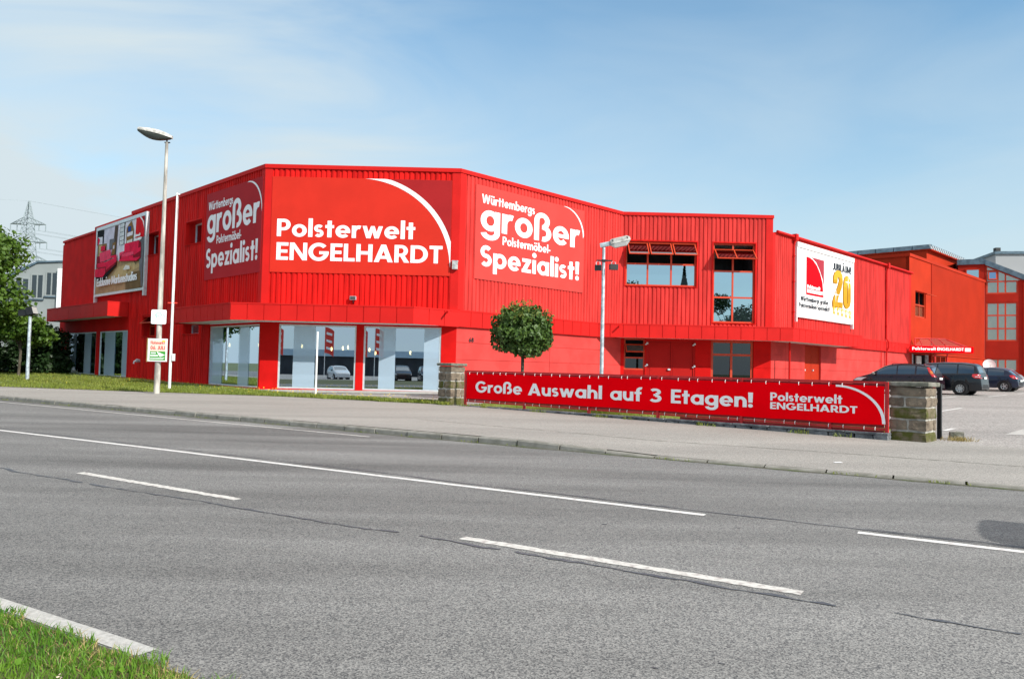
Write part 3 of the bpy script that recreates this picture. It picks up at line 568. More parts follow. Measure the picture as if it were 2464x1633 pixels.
# gutter along the lower roof, downpipes
mb = MB(); mb.tube([FR2.P(.35, 10.2, .16), FR2.P(24.35, 10.2, .16)], .085, 10); FR2.box(mb, .3, 24.3, 10.05, 10.17, -.1, .075)
for s in (2.7, 18.6): FR2.box(mb, s-.16, s+.16, 9.98, 10.36, .06, .34)
mb.build('gutter_pipe', M['redband'], store)
for s, z1, p0 in ((2.7, 9.98, None), (18.6, 9.98, 1)):
    mb = MB()
    if p0: mb.tube([FR2.P(s, z1+.1, .2), FR2.P(s, 9.6, .12), FR2.P(s, 4.6, .12), FR2.P(s, 4.3, .30), FR2.P(s, 3.9, .30), FR2.P(s, 3.6, .14), FR2.P(s, .4, .12)], .06, 8)
    else: mb.tube([FR2.P(s, z1+.1, .2), FR2.P(s, 9.6, .12), FR2.P(s, 4.4, .12)], .06, 8)
    for z in (5.5, 7.4, 9.0): FR2.box(mb, s-.09, s+.09, z, z+.05, .0, .19)
    mb.build('downpipe', M['redband'], store)
mb = MB(); mb.tube([FR2.P(.55, 3.55, .9), FR2.P(.55, .6, .9)], .055, 8); mb.build('downpipe', M['red'], store); mb = MB(); mb.tube([FR2.P(17.6, 3.5, .1), FR2.P(17.6, .6, .1)], .03, 6); mb.build('downpipe', M['red'], store)
mb = MB(); mb.box(FR2.P(9.0, 10.55, -1.2), (1.0, .5, .28), rad(45)); mb.box(FR2.P(9.6, 10.52, -1.2), (.2, .3, .22), rad(45)); mb.build('roof_vent', M['slate'], store)
# ---- canopies: soffit + fascia of separate trays
def canopy(path, z0, z1, wallpts, seg=.775, name='canopy', depth_close=True):
    root = None; top = MB(); sof = MB(); fas = MB()
    outer = [Vector(p) for p in path]
    top.poly([(p.x, p.y, z1-.004) for p in outer]+[(q[0], q[1], z1-.004) for q in wallpts])
    sof.poly([(p.x, p.y, z0+.03) for p in outer]+[(q[0], q[1], z0+.03) for q in wallpts])
    for a, b in zip(outer, outer[1:]):
        d = (b-a); L_ = d.length; d.normalize(); n = Vector((d.y, -d.x)); n3 = Vector((n.x, n.y, 0)); d3 = Vector((d.x, d.y, 0)); a3 = Vector((a.x, a.y, 0))
        k = max(1, round(L_/seg)); w_ = L_/k
        fas.ob(a3-n3*.12+Vector((0, 0, z0+.01)), d3*L_, n3*.095, Vector((0, 0, z1-z0-.02)))
        for i in range(k):
            e = .016 if 0 < i else 0; e2 = .016 if i < k-1 else 0
            fas.ob(a3+d3*(i*w_+e)-n3*.025+Vector((0, 0, z0)), d3*(w_-e-e2), n3*.03, Vector((0, 0, z1-z0-.06)))
        fas.ob(a3-n3*.1+Vector((0, 0, z1-.06)), d3*L_, n3*.125, Vector((0, 0, .06)))
        fas.ob(a3-n3*.1+Vector((0, 0, z0-.02)), d3*L_, n3*.118, Vector((0, 0, .022)))
    f = fas.build(name, M['redband'], store); sof.build('soffit', M['soffit'], f); top.build('canopy_top', M['redband'], f)
    return f
v2 = lambda v: (v.x, v.y)
fc = FF.P(-.78, 0, 1.88); fd_ = FF.P(7.50, 0, 1.88)
canopy([v2(FL.P(6.5, 0, .02)), v2(FL.P(6.5, 0, 1.88)), v2(fc), v2(fd_), v2(FR.P(.02, 0, .14))], 3.54, 4.31, [v2(FR.P(.02, 0, -.05)), v2(FF.P(0, 0, -.05)), v2(FL.P(6.5, 0, -.05))])
canopy([v2(FR.P(.02, 0, .14)), v2(FR.P(10.55, 0, .14)), v2(F2.P(9.5, 0, 1.70)) and v2(F2.P(-1.62, 0, 1.70)), v2(F2.P(9.65, 0, 1.70)), v2(FR2.P(8.9+.7, 0, 1.70)), v2(FR2.P(9.6, 0, .14))], 3.56, 4.34, [v2(FR2.P(9.6, 0, -.05)), v2(F2.P(8.95, 0, -.05)), v2(F2.P(0, 0, -.05)), v2(FR.P(.02, 0, -.05))])
canopy([v2(FR2.P(9.62, 0, .14)), v2(FR2.P(24.2, 0, .14))], 3.62, 4.36, [v2(FR2.P(24.2, 0, -.05)), v2(FR2.P(9.62, 0, -.05))])
canopy([v2(FL.P(31.6, 0, .02)), v2(FL.P(31.6, 0, 1.25)), v2(FL.P(17.95, 0, 1.25)), v2(FL.P(17.95, 0, .02))], 4.35, 5.27, [v2(FL.P(17.95, 0, -.02)), v2(FL.P(31.6, 0, -.02))], seg=2.7)
for p, q in ((FF.P(8.9, 4.16, .66), FF.P(9.05, 4.16, 1.15)), (F2.P(-.35, 4.18, 1.68), F2.P(-.35, 4.14, 2.05))): mb = MB(); mb.cyl(p, q, .045, .05, 10); mb.build('overflow_spout', M['redband'], store)
# ---- ground floor of the canted corner
WIN = [(FF, .87, 4.57, .41, 3.47, [(.19, .42), (.42, .47)]), (FF, 4.93, 8.62, .42, 3.47, [(.20, .41), (.78, .985)]), (FL, .13, 5.65, .40, 3.45, [(.015, .27), (.60, .80)]), (FL, 24.15, 30.4, .49, 3.48, [(.02, .26), (.58, .82)]), (FL, 17.85, 23.36, .46, 3.48, [(.18, .55), (.80, .98)])]
mb = MB()
FF.box(mb, .0, .87, 0, 3.56, -.3, 0); FF.box(mb, 4.57, 4.93, 0, 3.56, -.3, 0); FF.box(mb, 8.62, 9.345, 0, 3.56, -.3, 0)
FF.box(mb, .87, 4.57, 3.47, 3.56, -.3, -.002); FF.box(mb, 4.93, 8.62, 3.47, 3.56, -.3, -.002); FF.box(mb, .87, 4.57, 0, .41, -.3, -.002); FF.box(mb, 4.93, 8.62, 0, .42, -.3, -.002)
FL.box(mb, .0, .13, 0, 3.56, -.3, -.003); FL.box(mb, 5.65, 6.2, 0, 3.56, -.3, .05); FL.box(mb, .13, 5.65, 3.45, 3.56, -.3, -.002); FL.box(mb, .13, 5.65, 0, .40, -.3, -.002)
mb.build('wall', M['redpanel'], store)
mb = MB(); FF.box(mb, .0, 9.3, .30, .345, -.05, .10); FL.box(mb, .0, 5.6, .30, .345, -.05, .10); mb.build('base_flashing', M['redband'], store)
for fr, s0, s1, z0, z1, strips in WIN:
    wd = window(store, fr, s0, s1, z0, z1, -.03, fm='alu', gm='glassd', fw=.075, depth=.08)
    room(store, fr, s0-.03, s1+.03, z0-.03, z1+.03, -.32, -2.2, 'shop_interior')
    for a, b in strips:
        cu = MB()
        if fr is FL: a, b = 1-b, 1-a
        a = s0+(s1-s0)*a; b = s0+(s1-s0)*b; a = max(a, s0+.08); b = min(b, s1-.08); cu.poly([fr.P(a, z0+.08, -.045), fr.P(b, z0+.08, -.045), fr.P(b, z1-.08, -.045), fr.P(a, z1-.08, -.045)]); cu.build('frosted_strip', M['film'], wd, recalc=False)
for fr, s, z in ((FF, 1.75, 2.45), (FF, 3.2, 2.35), (FF, 3.75, 2.4), (FF, 4.0, 2.45), (FF, 5.05, 2.35), (FF, 5.35, 2.2), (FF, 7.05, 2.25), (FL, 1.9, 2.5), (FL, 5.2, 2.5)):
    lp = thing('pendant_lamp', 'small warm glowing pendant lamp behind the display glass '+('of the shaded side' if fr is FL else 'next to the white marker post' if s < 4.7 else 'next to the farther stone pillar'), 'lamp', fr.P(s, z, -.9), 'pendant lamps on the shaded side' if fr is FL else 'pendant lamps by the marker post' if s < 4.7 else 'pendant lamps by the stone pillar')
    mb = MB(); mb.tube([fr.P(s, z+.1, -.9), fr.P(s, 3.44, -.9)], .006, 4); mb.build('cord', M['dark'], lp)
    mb = MB(); mb.tube([fr.P(s, z-.09, -.9), fr.P(s, z+.02, -.9), fr.P(s, z+.1, -.9)], [.035, .045, .02], 8); mb.build('lamp_shade', M['bulb'], lp)
# ---- small windows of the left face
window(store, FL, 7.05, 9.2, 8.1, 9.36, -.5, cols=(8.1,), fm='alu', gm='glassu', fw=.09); window(store, FL, 13.2, 15.4, 8.02, 9.36, -.5, fm='alu', gm='glassu', fw=.09)
wl = window(store, FL, 13.2, 15.35, 3.05, 4.35, -.42, rows=(3.7,), fm='redtrim', gm='glassk', fw=.08, skip=((0, 1),))
so_, g = sash(wl, FL, 13.25, 15.3, 4.28, .75, rad(52), -.40, fm='redtrim'); g.build('pane', M['glassk'], wl, recalc=False)
window(store, FL, 6.95, 9.1, 3.1, 3.66, -.45, fm='alu', gm='glassu', fw=.06)
for h in HL+HLL[:1]: room(store, FL, h[0], h[1], h[2], h[3], -.56, -1.6)
# ---- upper windows of the recessed front
w1 = window(store, F2, .2, 4.45, 6.72, 9.40, -.10, cols=(1.54, 2.95), rows=(8.05,), gm='glassu', fw=.10, skip=((0, 1), (1, 1), (2, 1)))
for a, b in ((.30, 1.50), (1.58, 2.91), (2.99, 4.36)):
    s_, g = sash(w1, F2, a, b, 9.28, 1.12, rad(46), -.08); g.build('pane', M['glassk'], w1, recalc=False)
w2 = window(store, F2, 5.44, 7.95, 4.62, 9.40, -.10, cols=(6.65,), rows=(6.15, 7.72), gm='glassu', fw=.10, skip=((0, 2), (1, 2)))
s_, g = sash(w2, F2, 5.52, 7.87, 9.0, 1.0, rad(50), -.08, cols=(6.68,)); g.build('pane', M['glassk'], w2, recalc=False)
for h in HF2: room(store, F2, h[0], h[1], h[2]+1.0, h[3], -.3, -2.5)
mb = MB(); F2.rect(mb, 5.4, 8.0, 8.7, 9.38, -1.6); mb.poly([F2.P(5.46, 9.38, -.12), F2.P(7.93, 9.38, -.12), F2.P(7.93, 9.2, -2.2), F2.P(5.46, 9.2, -2.2)]); mb.build('ceiling_panel', M['ceiltile'], store)
# ---- lower walls right of the corner
zj = (1.15, 1.97, 2.79)
mb = MB(); jointwall(mb, FR, .0, 12.93, 0, 3.6, zj, (6.65,)); mb.build('wall', M['redlitp'], store)
mb = MB(); flatwall(mb, F2, .0, 1.5, 0, 3.6, [(.2, 1.45, .35, 3.57)], off=0); jointwall(mb, F2, 4.45, 5.38, 0, 3.6, zj); jointwall(mb, F2, 7.92, 8.95, 0, 3.6, zj); F2.box(mb, 1.5, 4.45, 3.5, 3.6, -.2, 0); F2.box(mb, 5.38, 7.92, 3.56, 3.6, -.2, 0)
mb.build('wall', M['redpanel'], store)
w3 = window(store, F2, .2, 1.45, 1.70, 3.57, -.08, rows=(2.42,), gm='glassk', fw=.09, skip=((0, 1),))
s_, g = sash(w3, F2, .27, 1.38, 3.2, .6, rad(40), -.06); g.build('pane', M['glassk'], w3, recalc=False)
mb = MB(); F2.box(mb, .2, 1.45, .3, 1.70, -.1, -.06); F2.box(mb, .3, 1.35, .5, 1.6, -.06, -.045); mb.build('door_panel', M['reddoor'], store)
room(store, F2, .2, 1.45, 1.7, 3.57, -.3, -1.4)
mb = MB(); F2.box(mb, 1.5, 1.62, .3, 3.5, -.2, -.03); F2.box(mb, 4.33, 4.45, .3, 3.5, -.2, -.03); F2.box(mb, 1.62, 4.33, 3.40, 3.5, -.2, -.03); dfr = mb.build('door_frame', M['reddoor'], store)
for a, b, hs in ((1.63, 2.97, 2.85), (2.99, 4.32, None)):
    mb = MB(); F2.box(mb, a, b, .35, 3.39, -.14, -.07); F2.box(mb, a+.12, b-.12, .55, 3.2, -.07, -.055); d = mb.build('door', M['reddoor'], store)
    if hs:
        mb = MB(); F2.box(mb, hs-.03, hs+.12, 1.72, 1.82, -.07, .04); mb.build('handle', M['alu'], d)
for s, z in ((1.57, 2.02), (4.39, 2.0), (1.57, 3.3), (4.39, 3.3)): mb = MB(); F2.box(mb, s-.05, s+.05, z-.05, z+.05, -.03, .10); F2.box(mb, s-.12, s-.03, z-.1, z-.04, -.03, .06); mb.build('door_stop', M['alu'], dfr)
mb = MB(); F2.box(mb, 1.6, 4.35, .3, 3.45, -.3, -.21); mb.build('backing', M['dark'], dfr)
window(store, F2, 5.40, 7.90, .4, 3.56, -.08, cols=(6.62,), rows=(2.72,), gm='glassk', fw=.13); room(store, F2, 5.40, 7.9, .3, 3.56, -.25, -2)
mb = MB(); jointwall(mb, FR2, .0, 4.62, 0, 3.6, zj, (1.9,)); jointwall(mb, FR2, 7.05, 24.2, 0, 3.65, zj, (13, 19)); FR2.box(mb, 4.62, 7.05, 3.52, 3.6, -.3, 0); mb.build('wall', M['redlitp'], store)
for a, b in ((4.64, 5.82), (5.84, 7.03)):
    mb = MB(); FR2.box(mb, a, b, .4, 3.5, -.2, -.12); d = mb.build('door', M['orangec'], store)
    mb = MB(); FR2.box(mb, a+.1, a+.22, 1.9, 2.0, -.12, -.04); mb.build('handle', M['alu'], d)
# house number, wall lights
mb = MB(); nums = thing('house_number', 'dark house number 68 on the red wall below the canopy', 'house number', FR.P(.95, 2.95, 0))
text(mb, FR, '68', .78, 1.10, 2.84, .21, .03); mb.build('numerals', M['dark'], nums, recalc=False)
# ================================================================== signs on the shop
def ell(cx, cy, rx, ry, a0, a1, n=28): return [(cx+rx*math.cos(rad(a0+(a1-a0)*k/n)), cy+ry*math.sin(rad(a0+(a1-a0)*k/n))) for k in range(n+1)]
def flat(parent, name, m, fr, pts, off, conv=None):
    """flat printed shape (may be concave)"""
    pts = ccw([tuple(p) for p in pts]); mb = MB(); r = delaunay_2d_cdt([Vector(p) for p in pts], [], [list(range(len(pts)))], 1, 1e-6)
    mb.v = [tuple(fr.P(v.x, v.y, off)) for v in r[0]]; mb.f = [tuple(f) for f, o in zip(r[2], r[5]) if o]
    return mb.build(name, m, parent, recalc=False)
def panel(name, label, fr, s0, s1, z0, z1, off, m, cat='sign'):
    t = thing(name, label, cat, fr.P((s0+s1)/2, z0, off)); mb = MB(); fr.box(mb, s0, s1, z0, z1, .047, off); mb.build('panel', m, t)
    return t
# main sign on the canted front
t = panel('sign_panel', 'widest red sign, two lines of white lettering under a broad white arc', FF, .34, 8.97, 5.94, 10.54, .075, M['signred'])
inner = ell(4.5, 6.25, 4.44, 4.29, 0, 90); outer = [(x, y) for x, y in ell(4.5, 6.4, 4.63, 4.33, 0, 90) if x < 8.96 and y < 10.53]
flat(t, 'corner_field', M['signdark'], FF, [(8.96, 7.45)]+[(8.96, 10.53)]+[(5.5, 10.53)]+outer[::-1], .079)
flat(t, 'arc', M['vinyl'], FF, inner[1:-1]+[(4.55, 10.53)]+[(5.75, 10.53)]+outer[::-1]+[(8.96, 7.6), (8.96, 6.3)], .083)
lettering(t, M['vinyl'], FF, [('Polsterwelt', .63, 7.25, 7.66, .84)], .083); lettering(t, M['vinyl'], FF, [('ENGELHARDT', .64, 8.58, 6.53, .84)], .083)
def biggest(fr, side, m, label):
    f = (lambda s: s) if side > 0 else (lambda s: s)
    if side > 0: a, b = .96, 9.23
    else: a, b = 6.47, .14
    t = panel('sign_panel', label, fr, min(a, b), max(a, b), 5.94, 10.58, .075, m)
    X = (lambda s: s) if side > 0 else (lambda s: 7.52-s)
    W = M['vinyl']
    if side > 0: rowsx = [(1.36, 5.15, 9.72), (1.30, 8.85, 8.40), (2.84, 6.43, 7.82), (1.34, 8.84, 6.60)]
    else: rowsx = [(6.18, 3.28, 9.66), (6.28, .38, 8.38), (5.07, 2.23, 7.78), (6.28, .44, 6.56)]
    lettering(t, W, fr, [('Württembergs', *rowsx[0][:2], rowsx[0][2], .44)], .083)
    lettering(t, W, fr, [('großer', *rowsx[1][:2], rowsx[1][2], 1.42, .07)], .086)
    lettering(t, W, fr, [('Polstermöbel-', *rowsx[2][:2], rowsx[2][2], .43)], .083)
    lettering(t, W, fr, [('Spezialist!', *rowsx[3][:2], rowsx[3][2], 1.03, .08)], .086)
    if side > 0: i_ = ell(7.45, 9.0, 1.68, 1.55, 0, 90); o_ = ell(7.55, 9.1, 1.66, 1.47, 2, 90)
    else: i_ = ell(1.75, 8.85, -1.56, 1.66, 0, 90); o_ = ell(1.62, 9.05, -1.47, 1.5, 2, 90)
    flat(t, 'arc', W, fr, i_+o_[::-1], .083)
    return t
biggest(FR, 1, M['signlit'], 'faded red sign with four lines of white lettering, on the bright sunlit wall')
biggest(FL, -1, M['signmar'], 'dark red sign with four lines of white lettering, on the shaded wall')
# sofa billboard on the left face
bb = thing('billboard', 'framed advertising poster of two red sofas on the shaded shop wall', 'billboard', FL.P(19.4, 5.9, .2))
S0, S1, Z0_, Z1_ = 24.0, 14.95, 6.05, 10.5
mb = MB(); FL.box(mb, S1-.05, S0+.05, Z0_-.05, Z1_+.05, .06, .20); mb.build('panel', M['p_wall'], bb)
mb = MB(); FL.box(mb, S1-.2, S0+.2, Z1_, Z1_+.22, .06, .25); FL.box(mb, S1-.2, S0+.2, Z0_-.16, Z0_, .06, .25); FL.box(mb, S1-.2, S1, Z0_-.5, Z1_, .062, .248); FL.box(mb, S0, S0+.2, Z0_-.6, Z1_, .062, .248); mb.build('frame', M['alu'], bb)
_off = [.203]
def pp(name, m, pts):
    q = []
    for x, y in pts:
        u = min(1, max(0, (x-95)/800)); yt = 395-245*u; yb = 1470-120*u; v = min(1, max(0, (yb-y)/(yb-yt)))
        q.append((S0+(S1-S0)*u, Z0_+(Z1_-Z0_)*v))
    _off[0] += .002; return flat(bb, name, M[m], FL, q, _off[0])
pp('printed_floor', 'p_floor', [(95, 960), (470, 900), (900, 850), (900, 1370), (95, 1490)])
pp('printed_floor', 'p_rug', [(480, 1000), (700, 930), (880, 960), (560, 1180), (330, 1260)])
pp('printed_wall', 'p_wall2', [(470, 300), (780, 190), (780, 700), (640, 780), (470, 860)])
pp('printed_column', 'p_brown', [(405, 310), (460, 295), (440, 820), (375, 830)])
pp('printed_picture', 'p_dark', [(95, 380), (215, 370), (210, 600), (95, 640)]); pp('printed_picture', 'p_wall2', [(105, 500), (190, 490), (190, 620), (105, 640)]); pp('printed_picture', 'p_sofa', [(105, 500), (145, 540), (125, 620), (105, 640)])
pp('printed_canvas', 'p_wood', [(110, 625), (270, 600), (270, 720), (170, 740), (165, 870), (100, 930)]); pp('printed_canvas', 'p_rug', [(130, 640), (190, 630), (190, 740), (130, 860)])
pp('printed_canvas', 'p_grey', [(320, 535), (410, 520), (400, 690), (320, 710)]); pp('printed_easel', 'p_wood', [(375, 600), (430, 575), (425, 780), (370, 800)]); pp('printed_easel', 'p_wall', [(388, 640), (412, 630), (410, 690), (386, 700)])
pp('printed_window', 'p_dark', [(500, 275), (580, 250), (572, 620), (492, 640)])
for i in range(4):
    for j in range(5): x = 504+i*19; y = 280+j*73-i*5; pp('printed_window', 'p_win', [(x, y), (x+15, y-4), (x+14, y+61), (x-1, y+65)])
pp('printed_shelf', 'p_wood', [(615, 350), (690, 230), (725, 380), (720, 560), (620, 650)]); pp('printed_shelf', 'p_wall2', [(628, 440), (718, 405), (716, 470), (628, 500)]); pp('printed_shelf', 'p_book', [(628, 570), (716, 535), (716, 590), (640, 630)]); pp('printed_box', 'p_blue', [(640, 335), (690, 318), (690, 405), (642, 420)])
pp('printed_logo', 'p_red2', [(768, 190), (830, 175), (880, 260), (895, 380), (895, 500), (762, 540)]); pp('printed_logo', 'p_red2d', [(845, 170), (900, 155), (900, 340), (880, 240)]); pp('printed_logo', 'boardwhite', [(822, 178), (840, 172), (885, 250), (903, 380), (890, 350), (868, 250)])
pp('printed_curtain', 'p_grey', [(835, 545), (895, 510), (895, 1330), (850, 1340), (840, 900)])
pp('printed_floor', 'p_floord', [(640, 1270), (760, 1090), (860, 1070), (880, 1350), (640, 1385)])
# left sofa: rear cushions, seat, arms, base
pp('printed_sofa', 'p_dark', [(110, 1150), (300, 1090), (470, 930), (470, 980), (250, 1230), (130, 1245)])
pp('printed_sofa', 'p_sofad', [(120, 830), (180, 815), (180, 900), (240, 960), (115, 1040)])
pp('printed_sofa', 'p_sofa', [(188, 655), (265, 640), (265, 720), (188, 745)]); pp('printed_sofa', 'p_sofal', [(165, 770), (285, 725), (300, 890), (185, 925)]); pp('printed_sofa', 'p_sofal', [(288, 725), (362, 705), (380, 855), (304, 890)])
pp('printed_sofa', 'p_sofa', [(380, 815), (475, 795), (475, 920), (440, 930), (440, 850), (385, 850)]); pp('printed_sofa', 'p_sofa', [(260, 930), (440, 850), (465, 870), (455, 940), (300, 1060), (250, 1000)]); pp('printed_sofa', 'p_sofad', [(290, 1060), (470, 915), (465, 960), (290, 1110)])
pp('printed_sofa', 'p_sofa', [(130, 950), (255, 915), (300, 945), (300, 1010), (150, 1030)]); pp('printed_sofa', 'p_sofad', [(150, 1018), (300, 995), (300, 1070), (150, 1050)]); pp('printed_sofa', 'p_sofa', [(100, 1045), (285, 1015), (290, 1110), (245, 1175), (98, 1175)])
# right sofa
pp('printed_sofa', 'p_sofad', [(530, 770), (605, 740), (605, 620), (825, 565), (860, 600), (865, 860), (810, 910), (530, 910)])
pp('printed_sofa', 'p_sofa', [(605, 620), (708, 592), (708, 750), (605, 770)]); pp('printed_sofa', 'p_sofa', [(712, 592), (828, 562), (822, 720), (752, 750), (712, 755)]); pp('printed_sofa', 'p_sofal', [(565, 790), (650, 765), (752, 750), (755, 800), (650, 830), (560, 835)]); pp('printed_sofa', 'p_sofa', [(560, 838), (752, 815), (752, 862), (560, 872)]); pp('printed_sofa', 'p_sofal', [(528, 765), (600, 742), (600, 770), (560, 790), (545, 830), (528, 810)]); pp('printed_sofa', 'p_sofa', [(755, 760), (800, 705), (865, 680), (865, 740), (765, 815)]); pp('printed_sofa', 'p_sofa', [(530, 878), (860, 845), (810, 905), (530, 908)])
pp('printed_leg', 'p_dark', [(530, 910), (540, 910), (532, 970), (526, 970)]); pp('printed_leg', 'p_dark', [(770, 910), (780, 908), (805, 970), (798, 972)]); pp('printed_books', 'p_book', [(600, 1050), (640, 975), (700, 985), (712, 1040), (640, 1055)])
_off[0] += .004
lettering(bb, M['boardwhite'], FL, [('Exklusive Markenstudios', 23.35, 15.75, 6.55, .54, .10, .03)], _off[0]); lettering(bb, M['boardwhite'], FL, [('Polsterwelt', 16.5, 15.45, 9.28, .17, .1, .02), ('ENGELHARDT', 16.5, 15.2, 9.02, .17, .1, .02)], _off[0])
# anniversary board on the lower right wall
jb = thing('billboard', 'white framed anniversary board with golden number 20 on the wall by the downpipe', 'billboard', FR2.P(7.3, 5.2, .2))
S0, S1, Z0_, Z1_ = 2.98, 11.75, 5.28, 9.62
mb = MB(); FR2.box(mb, S0, S1, Z0_, Z1_, .06, .20); mb.build('panel', M['boardwhite'], jb)
mb = MB(); FR2.box(mb, S0-.12, S1+.12, Z1_, Z1_+.3, .06, .28); FR2.box(mb, S0-.12, S0-.005, Z0_-.35, Z1_, .061, .25); FR2.box(mb, S1+.005, S1+.12, Z0_-.35, Z1_, .061, .25); FR2.box(mb, S0, S1, Z0_-.04, Z0_-.003, .06, .18); mb.build('frame', M['white'], jb)
def qq(x, y): u = (x-72)/950; yt = 75+250*u; yb = 1310+122*u; return (S0+(S1-S0)*u, Z0_+(Z1_-Z0_)*(yb-y)/(yb-yt))
def jp(name, m, pts, off): return flat(jb, name, M[m], FR2, [qq(*p) for p in pts], off)
jp('logo_field', 'logored', [(212, 240), (252, 250), (320, 300), (385, 400), (440, 540), (480, 700), (500, 970), (212, 920)], .204)
jp('logo_field', 'logodark', [(292, 250), (503, 303), (503, 780), (480, 640), (430, 480), (370, 340)], .204)
ax, ay = qq(230, 800); bx, _ = qq(438, 835); cx_, _ = qq(482, 918); _, y2 = qq(230, 872)
lettering(jb, M['boardwhite'], FR2, [('Polsterwelt', ax, bx, ay-.02, .23, .1, .02), ('ENGELHARDT', ax, cx_, y2-.04, .23, .1, .025)], .208, 'logo_lettering')
a1 = qq(128, 1025); b1 = qq(582, 1095); a2 = qq(106, 1140); b2 = qq(604, 1215)
lettering(jb, M['ink'], FR2, [('Württembergs großer', a1[0], b1[0], a1[1]-.02, .30, .12, .018), ('Polstermöbel-Spezialist!', a2[0], b2[0], a2[1]-.02, .30, .12, .018)], .204)
a3 = qq(648, 460); b3 = qq(1000, 545); lettering(jb, M['ink'], FR2, [('JUBILÄUM!', a3[0]+.1, b3[0]-.1, a3[1], .50, .16, .03)], .204, 'headline')
def big(ch_pts, m, off, nm): return flat(jb, nm, M[m], FR2, ch_pts, off)
def num2(dx, dz): return [(a+dx, b+dz) for a, b in [qq(*p) for p in [(668, 690), (668, 580), (690, 500), (735, 465), (790, 480), (830, 560), (838, 680), (815, 800), (765, 940), (745, 1035), (838, 1050), (838, 1140), (660, 1115), (655, 1030), (690, 900), (745, 760), (775, 650), (765, 590), (745, 600), (738, 710)]]]
for dx, dz, m, o in ((-.14, -.05, 'goldside', .206), (0, 0, 'gold', .210)): big(num2(dx, dz), m, o, 'golden_numeral')
p0 = lambda: [qq(*p) for p in [(862, 640), (880, 585), (905, 560), (945, 580), (975, 650), (988, 760), (990, 1030), (975, 1110), (940, 1150), (890, 1140), (862, 1080), (850, 980), (850, 760)]]
hole = [qq(*p) for p in [(918, 730), (930, 730), (932, 1060), (920, 1065)]]
big([(a-.14, b-.05) for a, b in p0()], 'goldside', .207, 'golden_numeral'); big(p0(), 'gold', .212, 'golden_numeral'); big(hole, 'goldside', .214, 'golden_numeral')
big([qq(*p) for p in [(672, 580), (692, 505), (735, 470), (790, 485), (826, 560), (832, 620), (770, 600), (745, 590), (735, 640), (670, 640)]], 'goldhl', .2125, 'golden_highlight'); big([qq(*p) for p in [(866, 640), (882, 590), (905, 566), (943, 584), (972, 652), (984, 740), (986, 800), (934, 790), (930, 730), (918, 730), (916, 780), (856, 760)]], 'goldhl', .2135, 'golden_highlight')
for cx, cy, r in ((935, 685, .55), (710, 905, .6)):
    c = qq(cx, cy); big([(c[0]+(r if k % 2 == 0 else .07)*math.sin(k*math.pi/4), c[1]+(r if k % 2 == 0 else .07)*math.cos(k*math.pi/4)) for k in range(8)], 'boardwhite', .2155, 'sparkle')
for i, chh in enumerate('JAHRE'):
    c = qq(680+i*73, 1175+i*20); st = [(c[0]+(.52 if k % 2 == 0 else .22)*.62*math.sin(k*math.pi/5), c[1]+(.52 if k % 2 == 0 else .22)*math.cos(k*math.pi/5)) for k in range(10)]
    flat(jb, 'star', M['goldlt'], FR2, st, .216+.001*i); w = GL[chh][0]*.11
    lettering(jb, M['boardwhite'], FR2, [(chh, c[0]-w, c[0]+w, c[1]-.12, .24)], .223, 'star_letter')
# fixtures
al = thing('alarm_box', 'pale louvred alarm box fixed to the edge of the canted front beside the big sign', 'alarm box', FF.P(9.2, 6.25, .06))
mb = MB(); FF.box(mb, 9.07, 9.33, 6.26, 6.64, .06, .25); mb.build('housing', M['lamphead'], al); mb = MB(); FF.box(mb, 9.05, 9.35, 6.63, 6.67, .06, .27); mb.build('lid', M['galv'], al)
mb = MB()
for k in range(5): FF.box(mb, 9.10, 9.30, 6.30+k*.06, 6.32+k*.06, .25, .262)
mb.build('louvre', M['galv'], al)
fl = thing('floodlight', 'small floodlight on the wall above the front canopy', 'floodlight', FF.P(4.4, 4.4, .05))
mb = MB(); FF.box(mb, 4.25, 4.54, 4.68, 4.86, .10, .24); mb.build('housing', M['galv'], fl); mb = MB(); FF.box(mb, 4.27, 4.52, 4.70, 4.84, .24, .255); mb.build('lens', M['darklens'], fl); mb = MB(); mb.tube([FF.P(4.4, 4.70, .15), FF.P(4.4, 4.60, .15), FF.P(4.4, 4.52, .05)], .03, 6); mb.build('bracket', M['dark'], fl)
tp = thing('wall_tap', 'small grey water outlet low on the shaded shop wall near the street lamp', 'tap', FL.P(15.5, 1.4, 0))
mb = MB(); mb.cyl(FL.P(15.5, 1.55, 0), FL.P(15.5, 1.55, .25), .10, .12, 10); mb.build('flange', M['galv'], tp); mb = MB(); mb.tube([FL.P(15.5, 1.55, .25), FL.P(15.5, 1.5, .36), FL.P(15.5, 1.36, .38)], .05, 8); mb.build('spout', M['alu'], tp)
# ================================================================== orange annex and its entrance
ann = thing('orange_building', 'taller orange building with dark slate roof edge behind the parked cars', 'building', FO.P(11, .9, -3))
mb = MB(); flatwall(mb, FO, -.35, 5.23, 3.72, 11.6, [(1.14, 3.77, 6.72, 8.9)]); flatwall(mb, FO, -.35, 22.4, .3, 3.70, [(.5, 5.3, 0, 3.6), (5.7, 9.85, 2.3, 3.68)], off=-.02); FO.box(mb, 22.15, 22.42, .3, 11.6, -9, -.26); mb.build('wall', M['orange'], ann)
mb = MB(); ribs(mb, FO, 5.28, 22.3, 3.72, 11.6, (), .2, .03); mb.build('cladding', M['orangec'], ann)
mb = MB(); mb.poly([FO.P(-.35, .3, 0), FO.P(-.35, .3, -14), FO.P(-.35, 11.6, -14), FO.P(-.35, 11.6, 0)]); mb.build('wall', M['orange'], ann)
mb = MB(); FO.box(mb, -.45, 22.5, 11.58, 11.82, -.35, .08); mb.build('coping', M['orangec'], ann)
